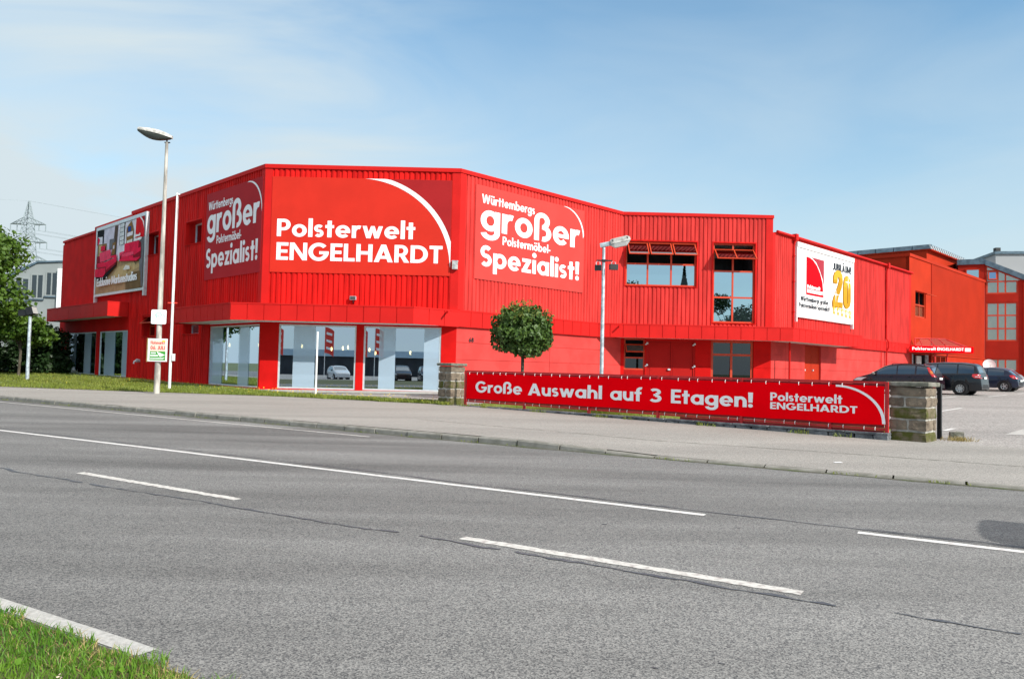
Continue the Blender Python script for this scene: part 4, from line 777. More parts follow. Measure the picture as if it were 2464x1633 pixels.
mb = MB(); mb.ob(FO.P(-.45, 11.58, -.36), FO.n*-14, FO.d*.3, Vector((0, 0, .24))); mb.build('coping', M['orangec'], ann)
mb = MB(); FO.box(mb, 5.2, 5.3, .3, 11.6, -.02, .05); mb.build('downpipe', M['brickr'], ann)
mb = MB(); FO.box(mb, 5.3, 22.4, 3.66, 3.76, -.02, .06); mb.build('ledge', M['orangec'], ann)
mb = MB(); mb.poly([FO.P(-.3, 11.5, -.3), FO.P(22.4, 11.5, -.3), FO.P(22.4, 11.5, -14), FO.P(-.3, 11.5, -14)]); mb.build('roof', M['slate'], ann)
wo = window(ann, FO, 1.14, 3.77, 6.72, 8.9, -.08, cols=(2.4,), rows=(7.75,), gm='glasst', fw=.09, skip=((0, 1), (1, 1)))
s_, g = sash(wo, FO, 1.2, 3.7, 8.8, .95, rad(75), -.05, cols=(2.4,)); g.build('pane', M['glassk'], wo, recalc=False)
mb = MB(); FO.rect(mb, 1.1, 3.8, 6.7, 7.75, -.24); mb.build('blind', M['blind'], wo); room(ann, FO, 1.1, 3.8, 6.7, 8.95, -.26, -1.5)
for s in (13.5, 18.2):
    mb = MB(); FO.box(mb, s, s+2.6, .6, 3.25, -.02, .02); mb.build('door', M['orangec'], ann)
# upper storey with slate mansard edge
K = FO.P(15.2, 0, -3.0); mb = MB()
mb.ob(FO.P(15.0, 11.4, -3.3), FO.d*11.8, FO.n*-14, Vector((0, 0, 2.95))); mb.build('upper_wall', M['orange'], ann)
mb = MB(); mb.ob(FO.P(14.9, 14.3, -2.85), FO.d*12.2, FO.n*-15, Vector((0, 0, .12))); mb.build('roof_soffit', M['orange'], ann)
def skirt(a, b, z0, z1, inset, mname, step, nm, n3):
    mb = MB(); d = (b-a); L_ = d.length; d = d.normalized(); k = int(L_/step)
    for i in range(k): mb.ob(a+d*(i*L_/k)+Vector((0, 0, z0)), d*(L_/k*(.55 if mname == 'slatel' else .95)), Vector(n3)*-inset+Vector((0, 0, z1-z0)), Vector(n3)*-.12)
    return mb.build(nm, M[mname], ann)
v3 = lambda p: Vector((p.x, p.y, 0))
skirt(v3(FO.P(14.85, 0, -2.8)), v3(FO.P(27.1, 0, -2.8)), 14.38, 14.84, .18, 'slatel', .75, 'roof_edge', FO.n)
skirt(v3(FO.P(14.85, 0, -17)), v3(FO.P(14.85, 0, -2.8)), 14.42, 14.86, .18, 'slate', 1.6, 'roof_edge', -FO.d)
mb = MB(); mb.ob(FO.P(15.05, 14.42, -3.0), FO.d*12, FO.n*-15, Vector((0, 0, .46))); mb.build('roof', M['slate'], ann)
# window tower at the right
e_ = FO.P(22.5, 0, 0); LT = math.hypot(1, .5); FT = Fr((e_.x, e_.y), (1/LT, -.5/LT), (-.5/LT, -1/LT))
tw = thing('window_tower', 'dull red stair tower with gridded pale windows and sloping slate roof', 'building', FT.P(1.6, .9, -2))
mb = MB(); flatwall(mb, FT, 0, 3.32, .3, 11.74, [(.1, 2.83, 2.5, 3.78), (.1, 2.83, 5.57, 9.54), (.1, 2.86, 10.4, 11.74)]); FT.box(mb, 0, .1, 11.74, 13.4, -.25, 0)
mb.ob(FT.P(0, .3, -.26), FT.d*3.3, -FT.n*6, Vector((0, 0, 2))); mb.build('wall', M['brickr'], tw)
mb = MB(); FT.box(mb, 3.32, 9, .3, 11.9, -5, .12); mb.build('pier', M['orange'], tw)
window(tw, FT, .1, 2.83, 5.57, 9.54, -.06, cols=(1.12, 1.78), rows=(6.85, 8.2), gm='glasst', fw=.14); window(tw, FT, .1, 2.83, 2.5, 3.78, -.06, cols=(1.12, 1.78), gm='glasst', fw=.14)
window(tw, FT, .1, 2.86, 10.4, 11.74, -.06, cols=(1.12, 1.78), gm='glasst', fw=.14)
mb = MB(); FT.rect(mb, .1, 2.86, 2.4, 3.8, -.2); FT.rect(mb, .1, 2.86, 5.5, 9.6, -.2); FT.rect(mb, .1, 2.86, 10.3, 11.8, -.2); mb.poly([FT.P(.1, 11.8, -.2), FT.P(3.2, 11.8, -.2), FT.P(.1, 13.4, -.2)]); mb.build('blind', M['blind'], tw)
slope = lambda s: 13.35-(13.35-11.80)*(s-.1)/3.1
mb = MB()
FT.box(mb, 1.05, 1.19, 11.74, slope(1.12), -.12, -.06); FT.box(mb, 1.71, 1.85, 11.74, slope(1.78), -.12, -.062); FT.box(mb, .1, 1.05, 12.75, 12.87, -.12, -.064); FT.box(mb, .1, .2, 11.74, 13.3, -.12, -.064)
mb.prism([FT.P(.1, slope(.1)-.12, -.12), FT.P(3.2, slope(3.2)-.12, -.12), FT.P(3.2, slope(3.2), -.12), FT.P(.1, slope(.1), -.12)], FT.n*.055); f_ = mb.build('window', M['redtrim'], tw)
mb = MB(); mb.poly([FT.P(.2, 11.75, -.10), FT.P(3.1, 11.75, -.10), FT.P(.2, 13.2, -.10)]); mb.build('pane', M['glasst'], f_, recalc=False)
s_, g = sash(tw, FT, .25, 1.04, 12.72, .9, rad(14), -.05, fw=.1); g.build('pane', M['glassu'], s_, recalc=False)
mb = MB(); mb.prism([FT.P(.0, 13.4, .0), FT.P(3.4, 11.74, .0), FT.P(5, 11.0, 0), FT.P(5, 11.5, 0), FT.P(3.4, 12.28, .0), FT.P(.0, 13.95, .0)], FT.n*.18); mb.prism([FT.P(.0, 13.4, -.01), FT.P(3.4, 11.74, -.01), FT.P(3.4, 12.28, -.01), FT.P(.0, 13.95, -.01)], FT.n*-7); mb.build('roof', M['slate'], tw)
mb = MB(); FT.box(mb, -2.4, -.02, 11.0, 13.5, -3, -.02); mb.build('upper_wall', M['brickr'], tw)
mb = MB(); FT.box(mb, -2.5, -.01, 13.5, 14.05, -3, .12); mb.build('roof_edge', M['slate'], tw)
window(tw, FT, -1.75, -.45, 11.6, 13.05, .06, gm='glassu', fm='orangec', fw=.12)
mb = MB(); FT.box(mb, -3.1, -3.0, 0, .1, 0, .1); 
# entrance canopy with sign
EN = Fr((32.15, 61.9), (1, 0), (0, -1))
en = thing('entrance_canopy', 'entrance canopy with glazed red steel skylight in front of the orange building', 'canopy', EN.P(2.4, 3.6, -.5))
mb = MB(); q = [EN.P(0, 3.72, 0), EN.P(4.9, 3.72, 0), FO.P(6.6, 3.72, .02), FO.P(-.2, 3.72, .02)]; mb.prism(q, (0, 0, .12)); mb.build('canopy_slab', M['orangec'], en)
mb = MB()
pts = [EN.P(.35, 4.2, -.1), EN.P(.85, 4.85, -1.1), EN.P(3.35, 4.85, -1.1), EN.P(4.3, 4.2, -.1)]
for a, b in zip(pts, pts[1:]): mb.tube([a, b], .045, 6)
for a, b in ((.95, 1.2), (1.95, 2.0), (2.9, 2.75)): mb.tube([EN.P(a, 4.2, -.1), EN.P(b, 4.85, -1.1)], .035, 6)
mb.tube([EN.P(3.35, 4.85, -1.1), EN.P(4.9, 4.2, -.6)], .04, 6); mb.tube([EN.P(.35, 4.2, -.1), EN.P(4.3, 4.2, -.1)], .04, 6); mb.build('skylight_frame', M['rust'], en)
mb = MB(); mb.poly([EN.P(.35, 4.2, -.1), EN.P(4.3, 4.2, -.1), EN.P(3.35, 4.85, -1.1), EN.P(.85, 4.85, -1.1)]); mb.build('skylight_glass', M['glassc'], en, recalc=False)
for s in (2.05, 3.05):
    mb = MB(); mb.cyl(EN.P(s, .9, -.3), EN.P(s, 3.72, -.3), .05, n=8); mb.build('post', M['rust'], en)
es = thing('fascia_sign', 'narrow red sign with white lettering along the entrance canopy edge', 'sign', EN.P(2.4, 3.7, .1))
mb = MB(); EN.box(mb, -.15, 4.95, 3.70, 4.20, 0, .10); mb.build('panel', M['bannerred'], es)
lettering(es, M['boardwhite'], EN, [('Polsterwelt', .02, 1.92, 3.86, .24), ('ENGELHARDT', 2.02, 4.15, 3.86, .24)], .106)
mb = MB(); EN.rect(mb, 4.25, 4.72, 3.82, 4.1, .106); o = mb.build('logo_block', M['boardwhite'], es, recalc=False); mb = MB()
for k in range(3): EN.rect(mb, 4.28+.02*k, 4.70-.03*k, 3.86+k*.08, 3.875+k*.08, .109)
mb.build('logo_bar', M['bannerred'], o, recalc=False)
mb = MB(); FO.rect(mb, .5, 5.3, .3, 3.62, -1.3); o = mb.build('doorway', M['room'], ann)
mb = MB(); FO.box(mb, 2.9, 4.1, .9, 3.5, -.5, -.42); mb.build('door', M['white'], ann); mb = MB(); FO.box(mb, 4.3, 4.45, .9, 3.6, -.2, .02); FO.box(mb, .4, .62, .9, 3.6, -.2, .02); mb.build('door_frame', M['galv'], ann)
window(ann, FO, 5.75, 9.8, 2.35, 3.66, -.12, cols=(7.0, 8.3), gm='glassk', fw=.1); room(ann, FO, 5.7, 9.9, 2.3, 3.7, -.3, -1.2)
sd_ = thing('satellite_dish', 'round white satellite dish on the wall between orange building and tower', 'satellite dish', FT.P(.2, 3.2, .6))
mb = MB(); ctr = FT.P(.30, 3.12, .75); ax_ = Vector((-.35, -.85, .3)).normalized(); a_ = ax_.cross(Vector((0, 0, 1))).normalized(); b_ = ax_.cross(a_)
mb.grid([[ctr+ax_*(.16*(q*q)-.1)+(a_*math.cos(k*math.pi/12)+b_*math.sin(k*math.pi/12))*q*.58 for k in range(24)] for q in (.02, .3, .6, .85, 1.0)], True); mb.build('dish', M['white'], sd_, smooth=True)
mb = MB(); mb.tube([ctr-ax_*.1, FT.P(.30, 3.0, .05)], .04, 6); mb.tube([ctr+b_*.55, ctr+ax_*.5+b_*.15], .02, 5); mb.build('arm', M['galv'], sd_)
# pale buildings far left and far right
gb = thing('factory_building', 'pale grey gabled building with large dark windows below the electricity pylon', 'building', (-48, 77, .5))
FG = Fr((-56, 75.0), (1, 0), (0, -1)); mb = MB()
mb.prism([FG.P(0, 0, 0), FG.P(11.9, 0, 0), FG.P(11.9, 10.95, 0), FG.P(9.5, 10.8, 0), FG.P(7.9, 9.9, 0), FG.P(0, 6.5, 0)], (0, 16, 0)); mb.build('wall', M['plaster'], gb)
mb = MB(); mb.prism([FG.P(-.2, 6.42, .15), FG.P(7.9, 9.93, .15), FG.P(9.5, 10.83, .15), FG.P(12.1, 10.98, .15), FG.P(12.1, 11.12, .15), FG.P(9.45, 10.98, .15), FG.P(-.2, 6.6, .15)], (0, 16.3, 0)); mb.build('roof', M['slate'], gb)
mb = MB(); FG.box(mb, 11.6, 12.35, 5.5, 10.3, -.3, .3); mb.build('corner_post', M['boardwhite'], gb)
for a, b, z0, z1 in ((4.6, 7.0, 6.2, 8.6), (7.3, 8.75, 7.15, 9.35), (8.85, 10.15, 7.3, 9.75), (10.3, 11.5, 7.6, 10.0)):
    window(gb, FG, a, b, z0, z1, .04, cols=((a+b)/2,), gm='glassk', fm='plaster', fw=.12); mb = MB(); FG.box(mb, a-.05, b+.05, z0-.12, z0, .0, .16); mb.build('sill', M['slate'], gb)
pb_ = thing('flat_roof_building', 'light grey flat-roofed building far behind the stair tower', 'building', (75, 105, .9))
mb = MB(); mb.ob((62.9, 100, 0), (34, -6, 0), (4, 20, 0), (0, 0, 18.0)); mb.build('wall', M['plastergrey'], pb_); mb = MB(); mb.ob((62.7, 99.8, 18.0), (34.4, -6, 0), (4, 20.4, 0), (0, 0, .35)); mb.build('coping', M['slate'], pb_); mb = MB(); mb.box((63.2, 100.2, 18.6), (.6, .6, .5)); mb.build('vent', M['dark'], pb_)
# ================================================================== front fence, banner, stone pillars
from mathutils import noise as mno
def rock(mb, o, ax, ay, az, rough=.02, cuts=3, seed=0.0):
    """one rough-hewn block between o and o+ax+ay+az"""
    bm = bmesh.new(); bmesh.ops.create_cube(bm, size=1.0); bmesh.ops.subdivide_edges(bm, edges=bm.edges, cuts=cuts, use_grid_fill=True)
    c = o+(ax+ay+az)/2; i = len(mb.v); bm.verts.index_update()
    for v in bm.verts:
        q = v.co.copy(); e = max(abs(q.x), abs(q.y), abs(q.z)); k = sum(abs(abs(x)-.5) < .01 for x in q)
        if k >= 2: q *= .97
        if k == 3: q *= .97
        p = c+ax*q.x+ay*q.y+az*q.z; d = mno.noise_vector(p*7+Vector((seed, seed*1.7, 0)))*rough+mno.noise_vector(p*19)*rough*.5
        mb.v.append(tuple(p+d))
    mb.f += [tuple(i+v.index for v in f.verts) for f in bm.faces]; bm.free()
def stone_pillar(label, c, a, z0, z1, courses, mossy):
    d = FENCE.d; n = FENCE.n; t = thing('stone_pillar', label, 'pillar', (c[0], c[1], z0)); ctr = Vector((c[0], c[1], 0))
    o = ctr-d*a/2-n*a/2; mb = MB(); mb.ob(o+d*.03+n*.03+Vector((0, 0, z0-.1)), d*(a-.06), n*(a-.06), Vector((0, 0, z1-z0))); mb.build('mortar', M['mortar'], t)
    tot = sum(h for h, _, _ in courses); z = z1; g = .036
    mbs = [MB(), MB()]
    for i, (h, sp, ms) in enumerate(courses):
        hh = h/tot*(z1-z0+.06); z -= hh; cuts = [0]+([sp] if sp else [])+[1]
        for p, q in zip(cuts, cuts[1:]):
            l0 = p*a+(g/2 if p else 0); l1 = q*a-(g/2 if q < 1 else 0)
            if i % 2 == 0 or sp is None: rock(mbs[ms], o+d*l0+Vector((0, 0, z+g/2)), d*(l1-l0), n*a, Vector((0, 0, hh-g)), .022, 4, i*3.1+p)
            else:
                rock(mbs[ms], o+d*l0+n*.30*a+Vector((0, 0, z+g/2)), d*(l1-l0), n*.70*a, Vector((0, 0, hh-g)), .022, 4, i*3.1+p)
        if i % 2 == 1 and sp: rock(mbs[0], o+Vector((0, 0, z+g/2)), d*a, n*(.30*a-g), Vector((0, 0, hh-g)), .022, 4, i*5.)
    mbs[0].build('masonry', M['stone'], t)
    if mbs[1].v: mbs[1].build('mossy_masonry', M['mossy'], t)
    mb = MB(); e = .06; rock(mb, o-d*e-n*e+Vector((0, 0, z1+.003)), d*(a+2*e), n*(a+2*e), Vector((0, 0, .10)), .012, 4, 2.2); mb.build('cap_stone', M['capst'], t)
stone_pillar('nearer mossy sandstone pillar beside the black gate post', (9.02, 17.28), .77, .20, 1.41, [(.2, None, 0), (.2, .42, 0), (.235, None, 1), (.23, .5, 0), (.26, None, 1)], True)
stone_pillar('farther brown sandstone pillar beside the display windows', (-2.12, 27.55), .68, .26, 1.64, [(.2, None, 0), (.27, .55, 0), (.25, .4, 1), (.27, .6, 0), (.3, None, 1)], True)
fe_ = thing('banner_fence', 'low red metal fence between two stone pillars carrying the long banner', 'fence', FENCE.P(7, .3, 0))
PS = (.24, 3.06, 5.71, 8.15, 10.66, 12.9, 14.16)
for s in PS:
    mb = MB(); FENCE.box(mb, s-.035, s+.035, .24, 1.50, -.035, .035); mb.build('post', M['rust'], fe_)
for z in (1.45, .41):
    mb = MB(); FENCE.box(mb, .28, 14.12, z, z+.055, -.022, .022); mb.build('rail', M['rust'], fe_)
mb = MB(); FENCE.box(mb, .3, 14.1, .47, 1.445, -.012, -.004); FENCE.box(mb, 8.85, 14.1, .34, .405, -.012, -.004); mb.build('infill_sheet', M['maroon'], fe_)
bn = thing('advertising_banner', 'long bright red banner with white lettering tied to the low fence', 'banner', FENCE.P(7, .53, .06))
mb = MB(); bs = np.linspace(.34, 14.12, 80); mb.grid([[FENCE.P(s, .53+(1.405-.53)*k/4+.006*math.sin(s*3.4)*(k == 4)-.008*math.sin(s*3.4+1)*(k == 0), .050+.008*math.sin(s*2.1+k)*math.sin(s*.7)) for k in range(5)] for s in bs]); mb.build('sheet', M['bannerred'], bn, smooth='all', recalc=False)
for wd_, a, b in (('Große', .81, 3.0), ('Auswahl', 3.27, 6.24), ('auf', 6.54, 7.65), ('3', 7.91, 8.3), ('Etagen!', 8.6, 10.99)): lettering(bn, M['boardwhite'], FENCE, [(wd_, a, b, .765, .375, .07)], .062)
lettering(bn, M['boardwhite'], FENCE, [('Polsterwelt', 11.45, 13.2, .965, .20, .07)], .062); lettering(bn, M['boardwhite'], FENCE, [('ENGELHARDT', 11.45, 13.54, .76, .165, .08)], .062)
ai = ell(13.05, .56, 1.03, .80, 0, 90); ao = ell(13.05, .56, 1.10, .845, 0, 90); flat(bn, 'arc', M['boardwhite'], FENCE, ai+ao[::-1], .062)
tie0 = None
for s in np.linspace(.45, 14.0, 37):
    for z0 in (1.385, .43):
        if tie0 is None:
            mb = MB(); mb.tube([Vector((0, 0, 0)), FENCE.n*.012+Vector((0, 0, .04)), FENCE.n*-.01+Vector((0, 0, .075))], .007, 5)
            tie0 = mb.build('tie', M['boardwhite']); tie0.parent = bn; BASE[tie0] = BASE[bn]; c = tie0
        else: c = tie0.copy(); COL.objects.link(c)
        c.location = FENCE.P(s+random.uniform(-.09, .09), z0-random.uniform(0, .02), .058)-BASE[bn]
lw_ = MB(); s = .1; k = 0
while s < 14.2:
    L_ = min(random.uniform(.3, .62), 14.24-s); p = FENCE.P(s, 0, .14); zb = ter(p.x, p.y)-.06; zt = .285+.0055*s
    if zt > zb+.05:
        rock(lw_, FENCE.P(s+.012, zb, .13+random.uniform(-.02, .02)), FENCE.d*(L_-.024), -FENCE.n*.26, Vector((0, 0, zt-.05-zb)), .022, 3, s)
    s += L_; k += 1
lwt = thing('low_stone_wall', 'low grey rubble stone wall under the banner fence', 'wall', FENCE.P(7, .2, 0)); lw_.build('masonry', M['greystone'], lwt)
mb = MB(); s = .1
while s < 14.2: L_ = min(random.uniform(.8, 1.3), 14.24-s); rock(mb, FENCE.P(s+.006, .24+.0055*s, .15), FENCE.d*(L_-.012), -FENCE.n*.3, Vector((0, 0, .05)), .008, 3, s*2); s += L_
mb.build('coping', M['greystone'], lwt)
gp_ = thing('gate_post', 'black square gate post right behind the nearer stone pillar', 'post', (9.80, 17.62, .22))
mb = MB(); mb.box((9.80, 17.62, .84), (.085, .085, 1.26), rad(-44)); mb.build('post', M['blackpaint'], gp_); mb = MB(); mb.box((9.80, 17.62, 1.478), (.10, .10, .015), rad(-44)); mb.build('cap', M['dark'], gp_); mb = MB(); mb.box((9.715, 17.69, .84), (.05, .05, 1.2), rad(-44)); mb.build('hinge_board', M['rust'], gp_)
sb = MB(); rock(sb, Vector((10.0, 17.55, .15)), Vector((.28, -.1, 0)), Vector((.1, .22, 0)), Vector((0, 0, .25)), .02, 3, 4); tag(sb.build('stone_block', M['capst']), 'small weathered stone block on the asphalt beside the black gate post', 'stone block')
lp_ = MB(); x, y = 5.82, 13.69; lp_.grid([[gxy(x+a, y+b, .012+.01*(abs(a)+b*.4)) for a in (-.07, 0, .07)] for b in (-.05, .0, .05)]); tag(lp_.build('paper_scrap', M['paper'], recalc=False), 'scrap of white paper lying on the pavement', 'litter')
lp_ = MB(); x, y = -20.6, 33.8; lp_.grid([[gxy(x+a, y+b, .02+.03*abs(a)) for a in (-.13, 0, .13)] for b in (-.08, .0, .08)]); tag(lp_.build('paper_scrap', M['paper'], recalc=False), 'scrap of white paper at the edge of the grass verge', 'litter')
# ================================================================== lamps and poles
sl = thing('street_lamp', 'tall weathered concrete street lamp with two signs on the verge', 'street lamp', (-14.6, 31.82, .2))
mb = MB(); mb.tube([(-14.6, 31.82, .1), (-14.6, 31.82, 2.8), (-14.6, 31.82, 6.5), (-14.6, 31.82, 10.7)], [.125, .105, .085, .06], 14); mb.build('pole', M['concpole'], sl, smooth=True)
mb = MB(); mb.cyl((-14.6, 31.82, 10.62), (-14.6, 31.82, 10.80), .035, n=8); mb.box((-14.58, 31.82, 10.68), (.22, .06, .04)); mb.build('spigot', M['dark'], sl)
P0 = Vector((-14.40, 31.86, 10.88)); P1 = Vector((-15.74, 31.6, 11.16)); axx = (P1-P0); Lh = axx.length; axx.normalize(); sy = axx.cross(Vector((0, 0, 1))).normalized(); sz = sy.cross(axx)
mb = MB(); rows = []
for k in range(13):
    u = k/12; wv = .11+.15*math.sin(math.pi*min(1, u*1.05)**.8) if u < .999 else .05; hv = .11+.10*math.sin(math.pi*u**.9); p = P0+axx*Lh*u
    rows.append([p+sy*math.cos(a)*wv+sz*(max(0, math.sin(a))*hv-.02) for a in [math.pi*j/10 for j in range(11)]])
mb.grid(rows); mb.poly(rows[0]); mb.poly(rows[-1]); mb.build('lamp_head', M['lamphead'], sl, smooth=True)
mb = MB(); rows = []
for k in range(11):
    u = .06+.92*k/10; wv = (.11+.14*math.sin(math.pi*min(1, u*1.05)**.8)); dv = .07+.19*math.sin(math.pi*(k/10)); p = P0+axx*Lh*u
    rows.append([p+sy*math.cos(a)*wv*.97-sz*(math.sin(a)*dv+.015) for a in [math.pi*j/8 for j in range(9)]])
mb.grid(rows); mb.build('lamp_bowl', M['darklens'], sl, smooth=True)
SG = Fr((-14.57, 31.68), (1, 0), (0, -1))
def rrect(a, b, c, d, r): return [(b-r+r*math.cos(rad(q)), d-r+r*math.sin(rad(q))) for q in (0, 45, 90)]+[(a+r+r*math.cos(rad(q)), d-r+r*math.sin(rad(q))) for q in (90, 135, 180)]+[(a+r+r*math.cos(rad(q)), c+r+r*math.sin(rad(q))) for q in (180, 225, 270)]+[(b-r+r*math.cos(rad(q)), c+r+r*math.sin(rad(q))) for q in (270, 315, 360)]
bs_ = thing('bicycle_sign', 'square white sign with faded green bicycle on the street lamp', 'sign', SG.P(0, 3.1, 0))
mb = MB(); mb.prism([SG.P(x, z, .0) for x, z in rrect(-.31, .31, 3.09, 3.68, .05)], SG.n*.02); mb.build('plate', M['boardwhite'], bs_)
mb = MB()
for cx in (-.17, .16): mb.tube([SG.P(cx+.09*math.cos(a), 3.40+.09*math.sin(a), .024) for a in [k*math.pi/8 for k in range(17)]], .009, 5)
for a, b in (((-.17, 3.40), (-.08, 3.55)), ((-.08, 3.55), (.07, 3.55)), ((-.10, 3.52), (.0, 3.40)), ((.0, 3.40), (.08, 3.56)), ((.0, 3.40), (-.17, 3.40)), ((.07, 3.55), (.16, 3.40)), ((-.12, 3.58), (-.05, 3.58)), ((.05, 3.60), (.11, 3.60))): mb.tube([SG.P(*a, .024), SG.P(*b, .024)], .008, 5)
mb.build('bicycle_emblem', M['tealink'], bs_); mb = MB(); SG.rect(mb, -.26, -.14, 3.19, 3.215, .023); SG.rect(mb, -.09, .24, 3.19, 3.205, .023); mb.build('small_print', M['tealink'], bs_, recalc=False)
ps = thing('flea_market_poster', 'framed red and green flea market poster below the bicycle sign', 'poster', SG.P(0, 1.55, 0))
mb = MB(); SG.box(mb, -.39, .39, 1.55, 2.49, -.03, .03); mb.build('frame', M['white'], ps); mb = MB(); SG.box(mb, -.44, -.395, 1.53, 2.50, -.26, .02); mb.build('rear_board', M['straw'], ps)
mb = MB(); SG.rect(mb, -.30, .34, 1.97, 2.43, .034); mb.build('upper_print', M['pinkpaper'], ps, recalc=False); mb = MB(); SG.rect(mb, -.30, .34, 1.60, 1.97, .034); mb.build('lower_print', M['green'], ps, recalc=False)
lettering(ps, M['redink'], SG, [('Flohmarkt', -.28, .30, 2.26, .12, .06), ('06. JULI', -.28, .31, 2.04, .15, .08)], .038); mb = MB(); SG.rect(mb, .2, .31, 2.36, 2.42, .039); mb.build('yellow_tag', M['yellow'], ps, recalc=False)
flat(ps, 'white_wedge', M['boardwhite'], SG, [(-.02, 1.96), (.33, 1.82), (.12, 1.74)], .038); mb = MB()
for a, b, z, h in ((-.26, -.05, 1.87, .05), (-.28, .05, 1.77, .045), (-.28, .31, 1.69, .02), (-.28, .27, 1.64, .018)): SG.rect(mb, a, b, z, z+h, .039)
mb.build('small_print', M['boardwhite'], ps, recalc=False)
fp = thing('flagpole', 'slender white flagpole on the lawn beside the street lamp', 'flagpole', (-15.47, 34.95, .25))
mb = MB(); mb.tube([(-15.47, 34.95, .1), (-15.47, 34.95, 5), (-15.47, 34.95, 9.26)], [.064, .055, .035], 12); mb.build('pole', M['white'], fp, smooth=True); mb = MB(); mb.box((-15.32, 34.9, 1.75), (.12, .10, .32)); mb.build('winch_box', M['white'], fp)
mb = MB(); mb.tube([(-15.40, 34.9, 1.9), (-15.38, 34.9, 9.1)], .006, 4); mb.box((-15.41, 34.93, 9.2), (.14, .05, .06)); mb.build('halyard', M['white'], fp); mb = MB(); mb.box((-15.47, 34.93, 4.22), (.42, .05, .05)); mb.build('clamp', M['redink'], fp)
tpst = MB(); tpst.tube([(-8.25, 32.62, .2), (-8.25, 32.62, 2.95)], .042, 10); tpst.cyl((-8.25, 32.62, 2.95), (-8.25, 32.62, 2.97), .046, n=10); tag(tpst.build('marker_post', M['white'], smooth=True), 'short thin white post in front of the canted display windows', 'post')
sp = thing('floodlight_post', 'grey post with black floodlight on the lawn before the dark shrubs', 'floodlight', (-27.75, 44.24, .3))
mb = MB(); mb.tube([(-27.75, 44.24, .2), (-27.75, 44.24, 3.95)], [.10, .085], 10); mb.build('pole', M['galv'], sp, smooth=True)
mb = MB(); mb.ob(Vector((-28.35, 44.1, 3.95)), Vector((.55, .0, .06)), Vector((0, .35, 0)), Vector((-.03, 0, .34))); mb.ob(Vector((-27.80, 44.0, 4.0)), Vector((.35, 0, .1)), Vector((0, .5, 0)), Vector((-.12, 0, .42))); mb.build('floodlight_head', M['dark'], sp); mb = MB(); mb.tube([(-27.75, 44.24, 3.9), (-27.6, 44.24, 4.1), (-27.35, 44.24, 3.95)], .03, 6); mb.build('bracket', M['dark'], sp)
mb = MB(); mb.poly([(-27.44, 44.02, 4.12), (-27.44, 44.48, 4.12), (-27.56, 44.48, 4.50), (-27.56, 44.02, 4.50)]); mb.build('lens', M['lens'], sp, recalc=False)
pl = thing('parking_lamp', 'galvanised car park lamp with two black floodlights behind the banner', 'street lamp', (3.28, 28, .35))
mb = MB(); mb.tube([(3.28, 28, .2), (3.28, 28, 3), (3.28, 28, 6.13)], [.075, .068, .055], 12); mb.build('pole', M['galv'], pl, smooth=True)
p0 = Vector((3.14, 28.02, 6.17)); p1 = Vector((4.24, 27.9, 6.42)); ax_ = (p1-p0).normalized(); sy = ax_.cross(Vector((0, 0, 1))).normalized(); sz = sy.cross(ax_)
mb = MB(); mb.ob(p0-sy*.08-sz*.08, ax_*.41, sy*.16, sz*.15); mb.build('lamp_arm', M['galv'], pl)
def taper(mb, p, L_, sec): mb.grid([[p+ax_*(L_*u)+sy*y*w_+sz*(z*h_+d_) for y, z in ((-1, 0), (-.85, 1), (.85, 1), (1, 0))] for u, w_, h_, d_ in sec], True); mb.poly([p+ax_*(L_*sec[0][0])+sy*y*sec[0][1]+sz*(z*sec[0][2]+sec[0][3]) for y, z in ((-1, 0), (-.85, 1), (.85, 1), (1, 0))]); mb.poly([p+ax_*(L_*sec[-1][0])+sy*y*sec[-1][1]+sz*(z*sec[-1][2]+sec[-1][3]) for y, z in ((-1, 0), (-.85, 1), (.85, 1), (1, 0))])
mb = MB(); taper(mb, p0+ax_*.39, .73, [(0, .13, .17, -.06), (.1, .145, .19, -.06), (.85, .145, .19, -.05), (1, .11, .11, -.04)]); mb.build('lamp_head', M['lamphead'], pl)
mb = MB(); taper(mb, p0+ax_*.36, .73, [(0, .10, -.02, -.064), (.2, .13, -.145, -.064), (.8, .13, -.145, -.064), (.98, .10, -.03, -.055)]); mb.build('lens', M['lens'], pl)
for u in (.12, .85):
    for k in (.136, -.15):
        mb = MB(); mb.ob(p0+ax_*(.39+.73*u)+sy*k+sz*.02, ax_*.022, sy*.014, sz*.08); mb.build('latch', M['dark'], pl)
mb = MB(); mb.box((3.30, 27.94, 5.61), (.56, .045, .05)); mb.box((3.28, 27.98, 5.61), (.14, .14, .085)); mb.build('crossarm', M['dark'], pl)
for xa, wd_, zz in ((3.07, .155, 5.23), (3.63, .20, 5.27)):
    mb = MB(); mb.box((xa, 27.87, zz+.10), (wd_*1.5, .17, .20), rad(12 if xa > 3.4 else -14)); f = mb.build('floodlight', M['dark'], pl)
    mb = MB(); mb.tube([(xa-.06, 27.89, zz+.20), (xa-.075, 27.91, 5.53), (xa, 27.93, 5.60), (xa+.075, 27.91, 5.53), (xa+.06, 27.89, zz+.20)], .016, 5); mb.build('bracket', M['galv'], f)
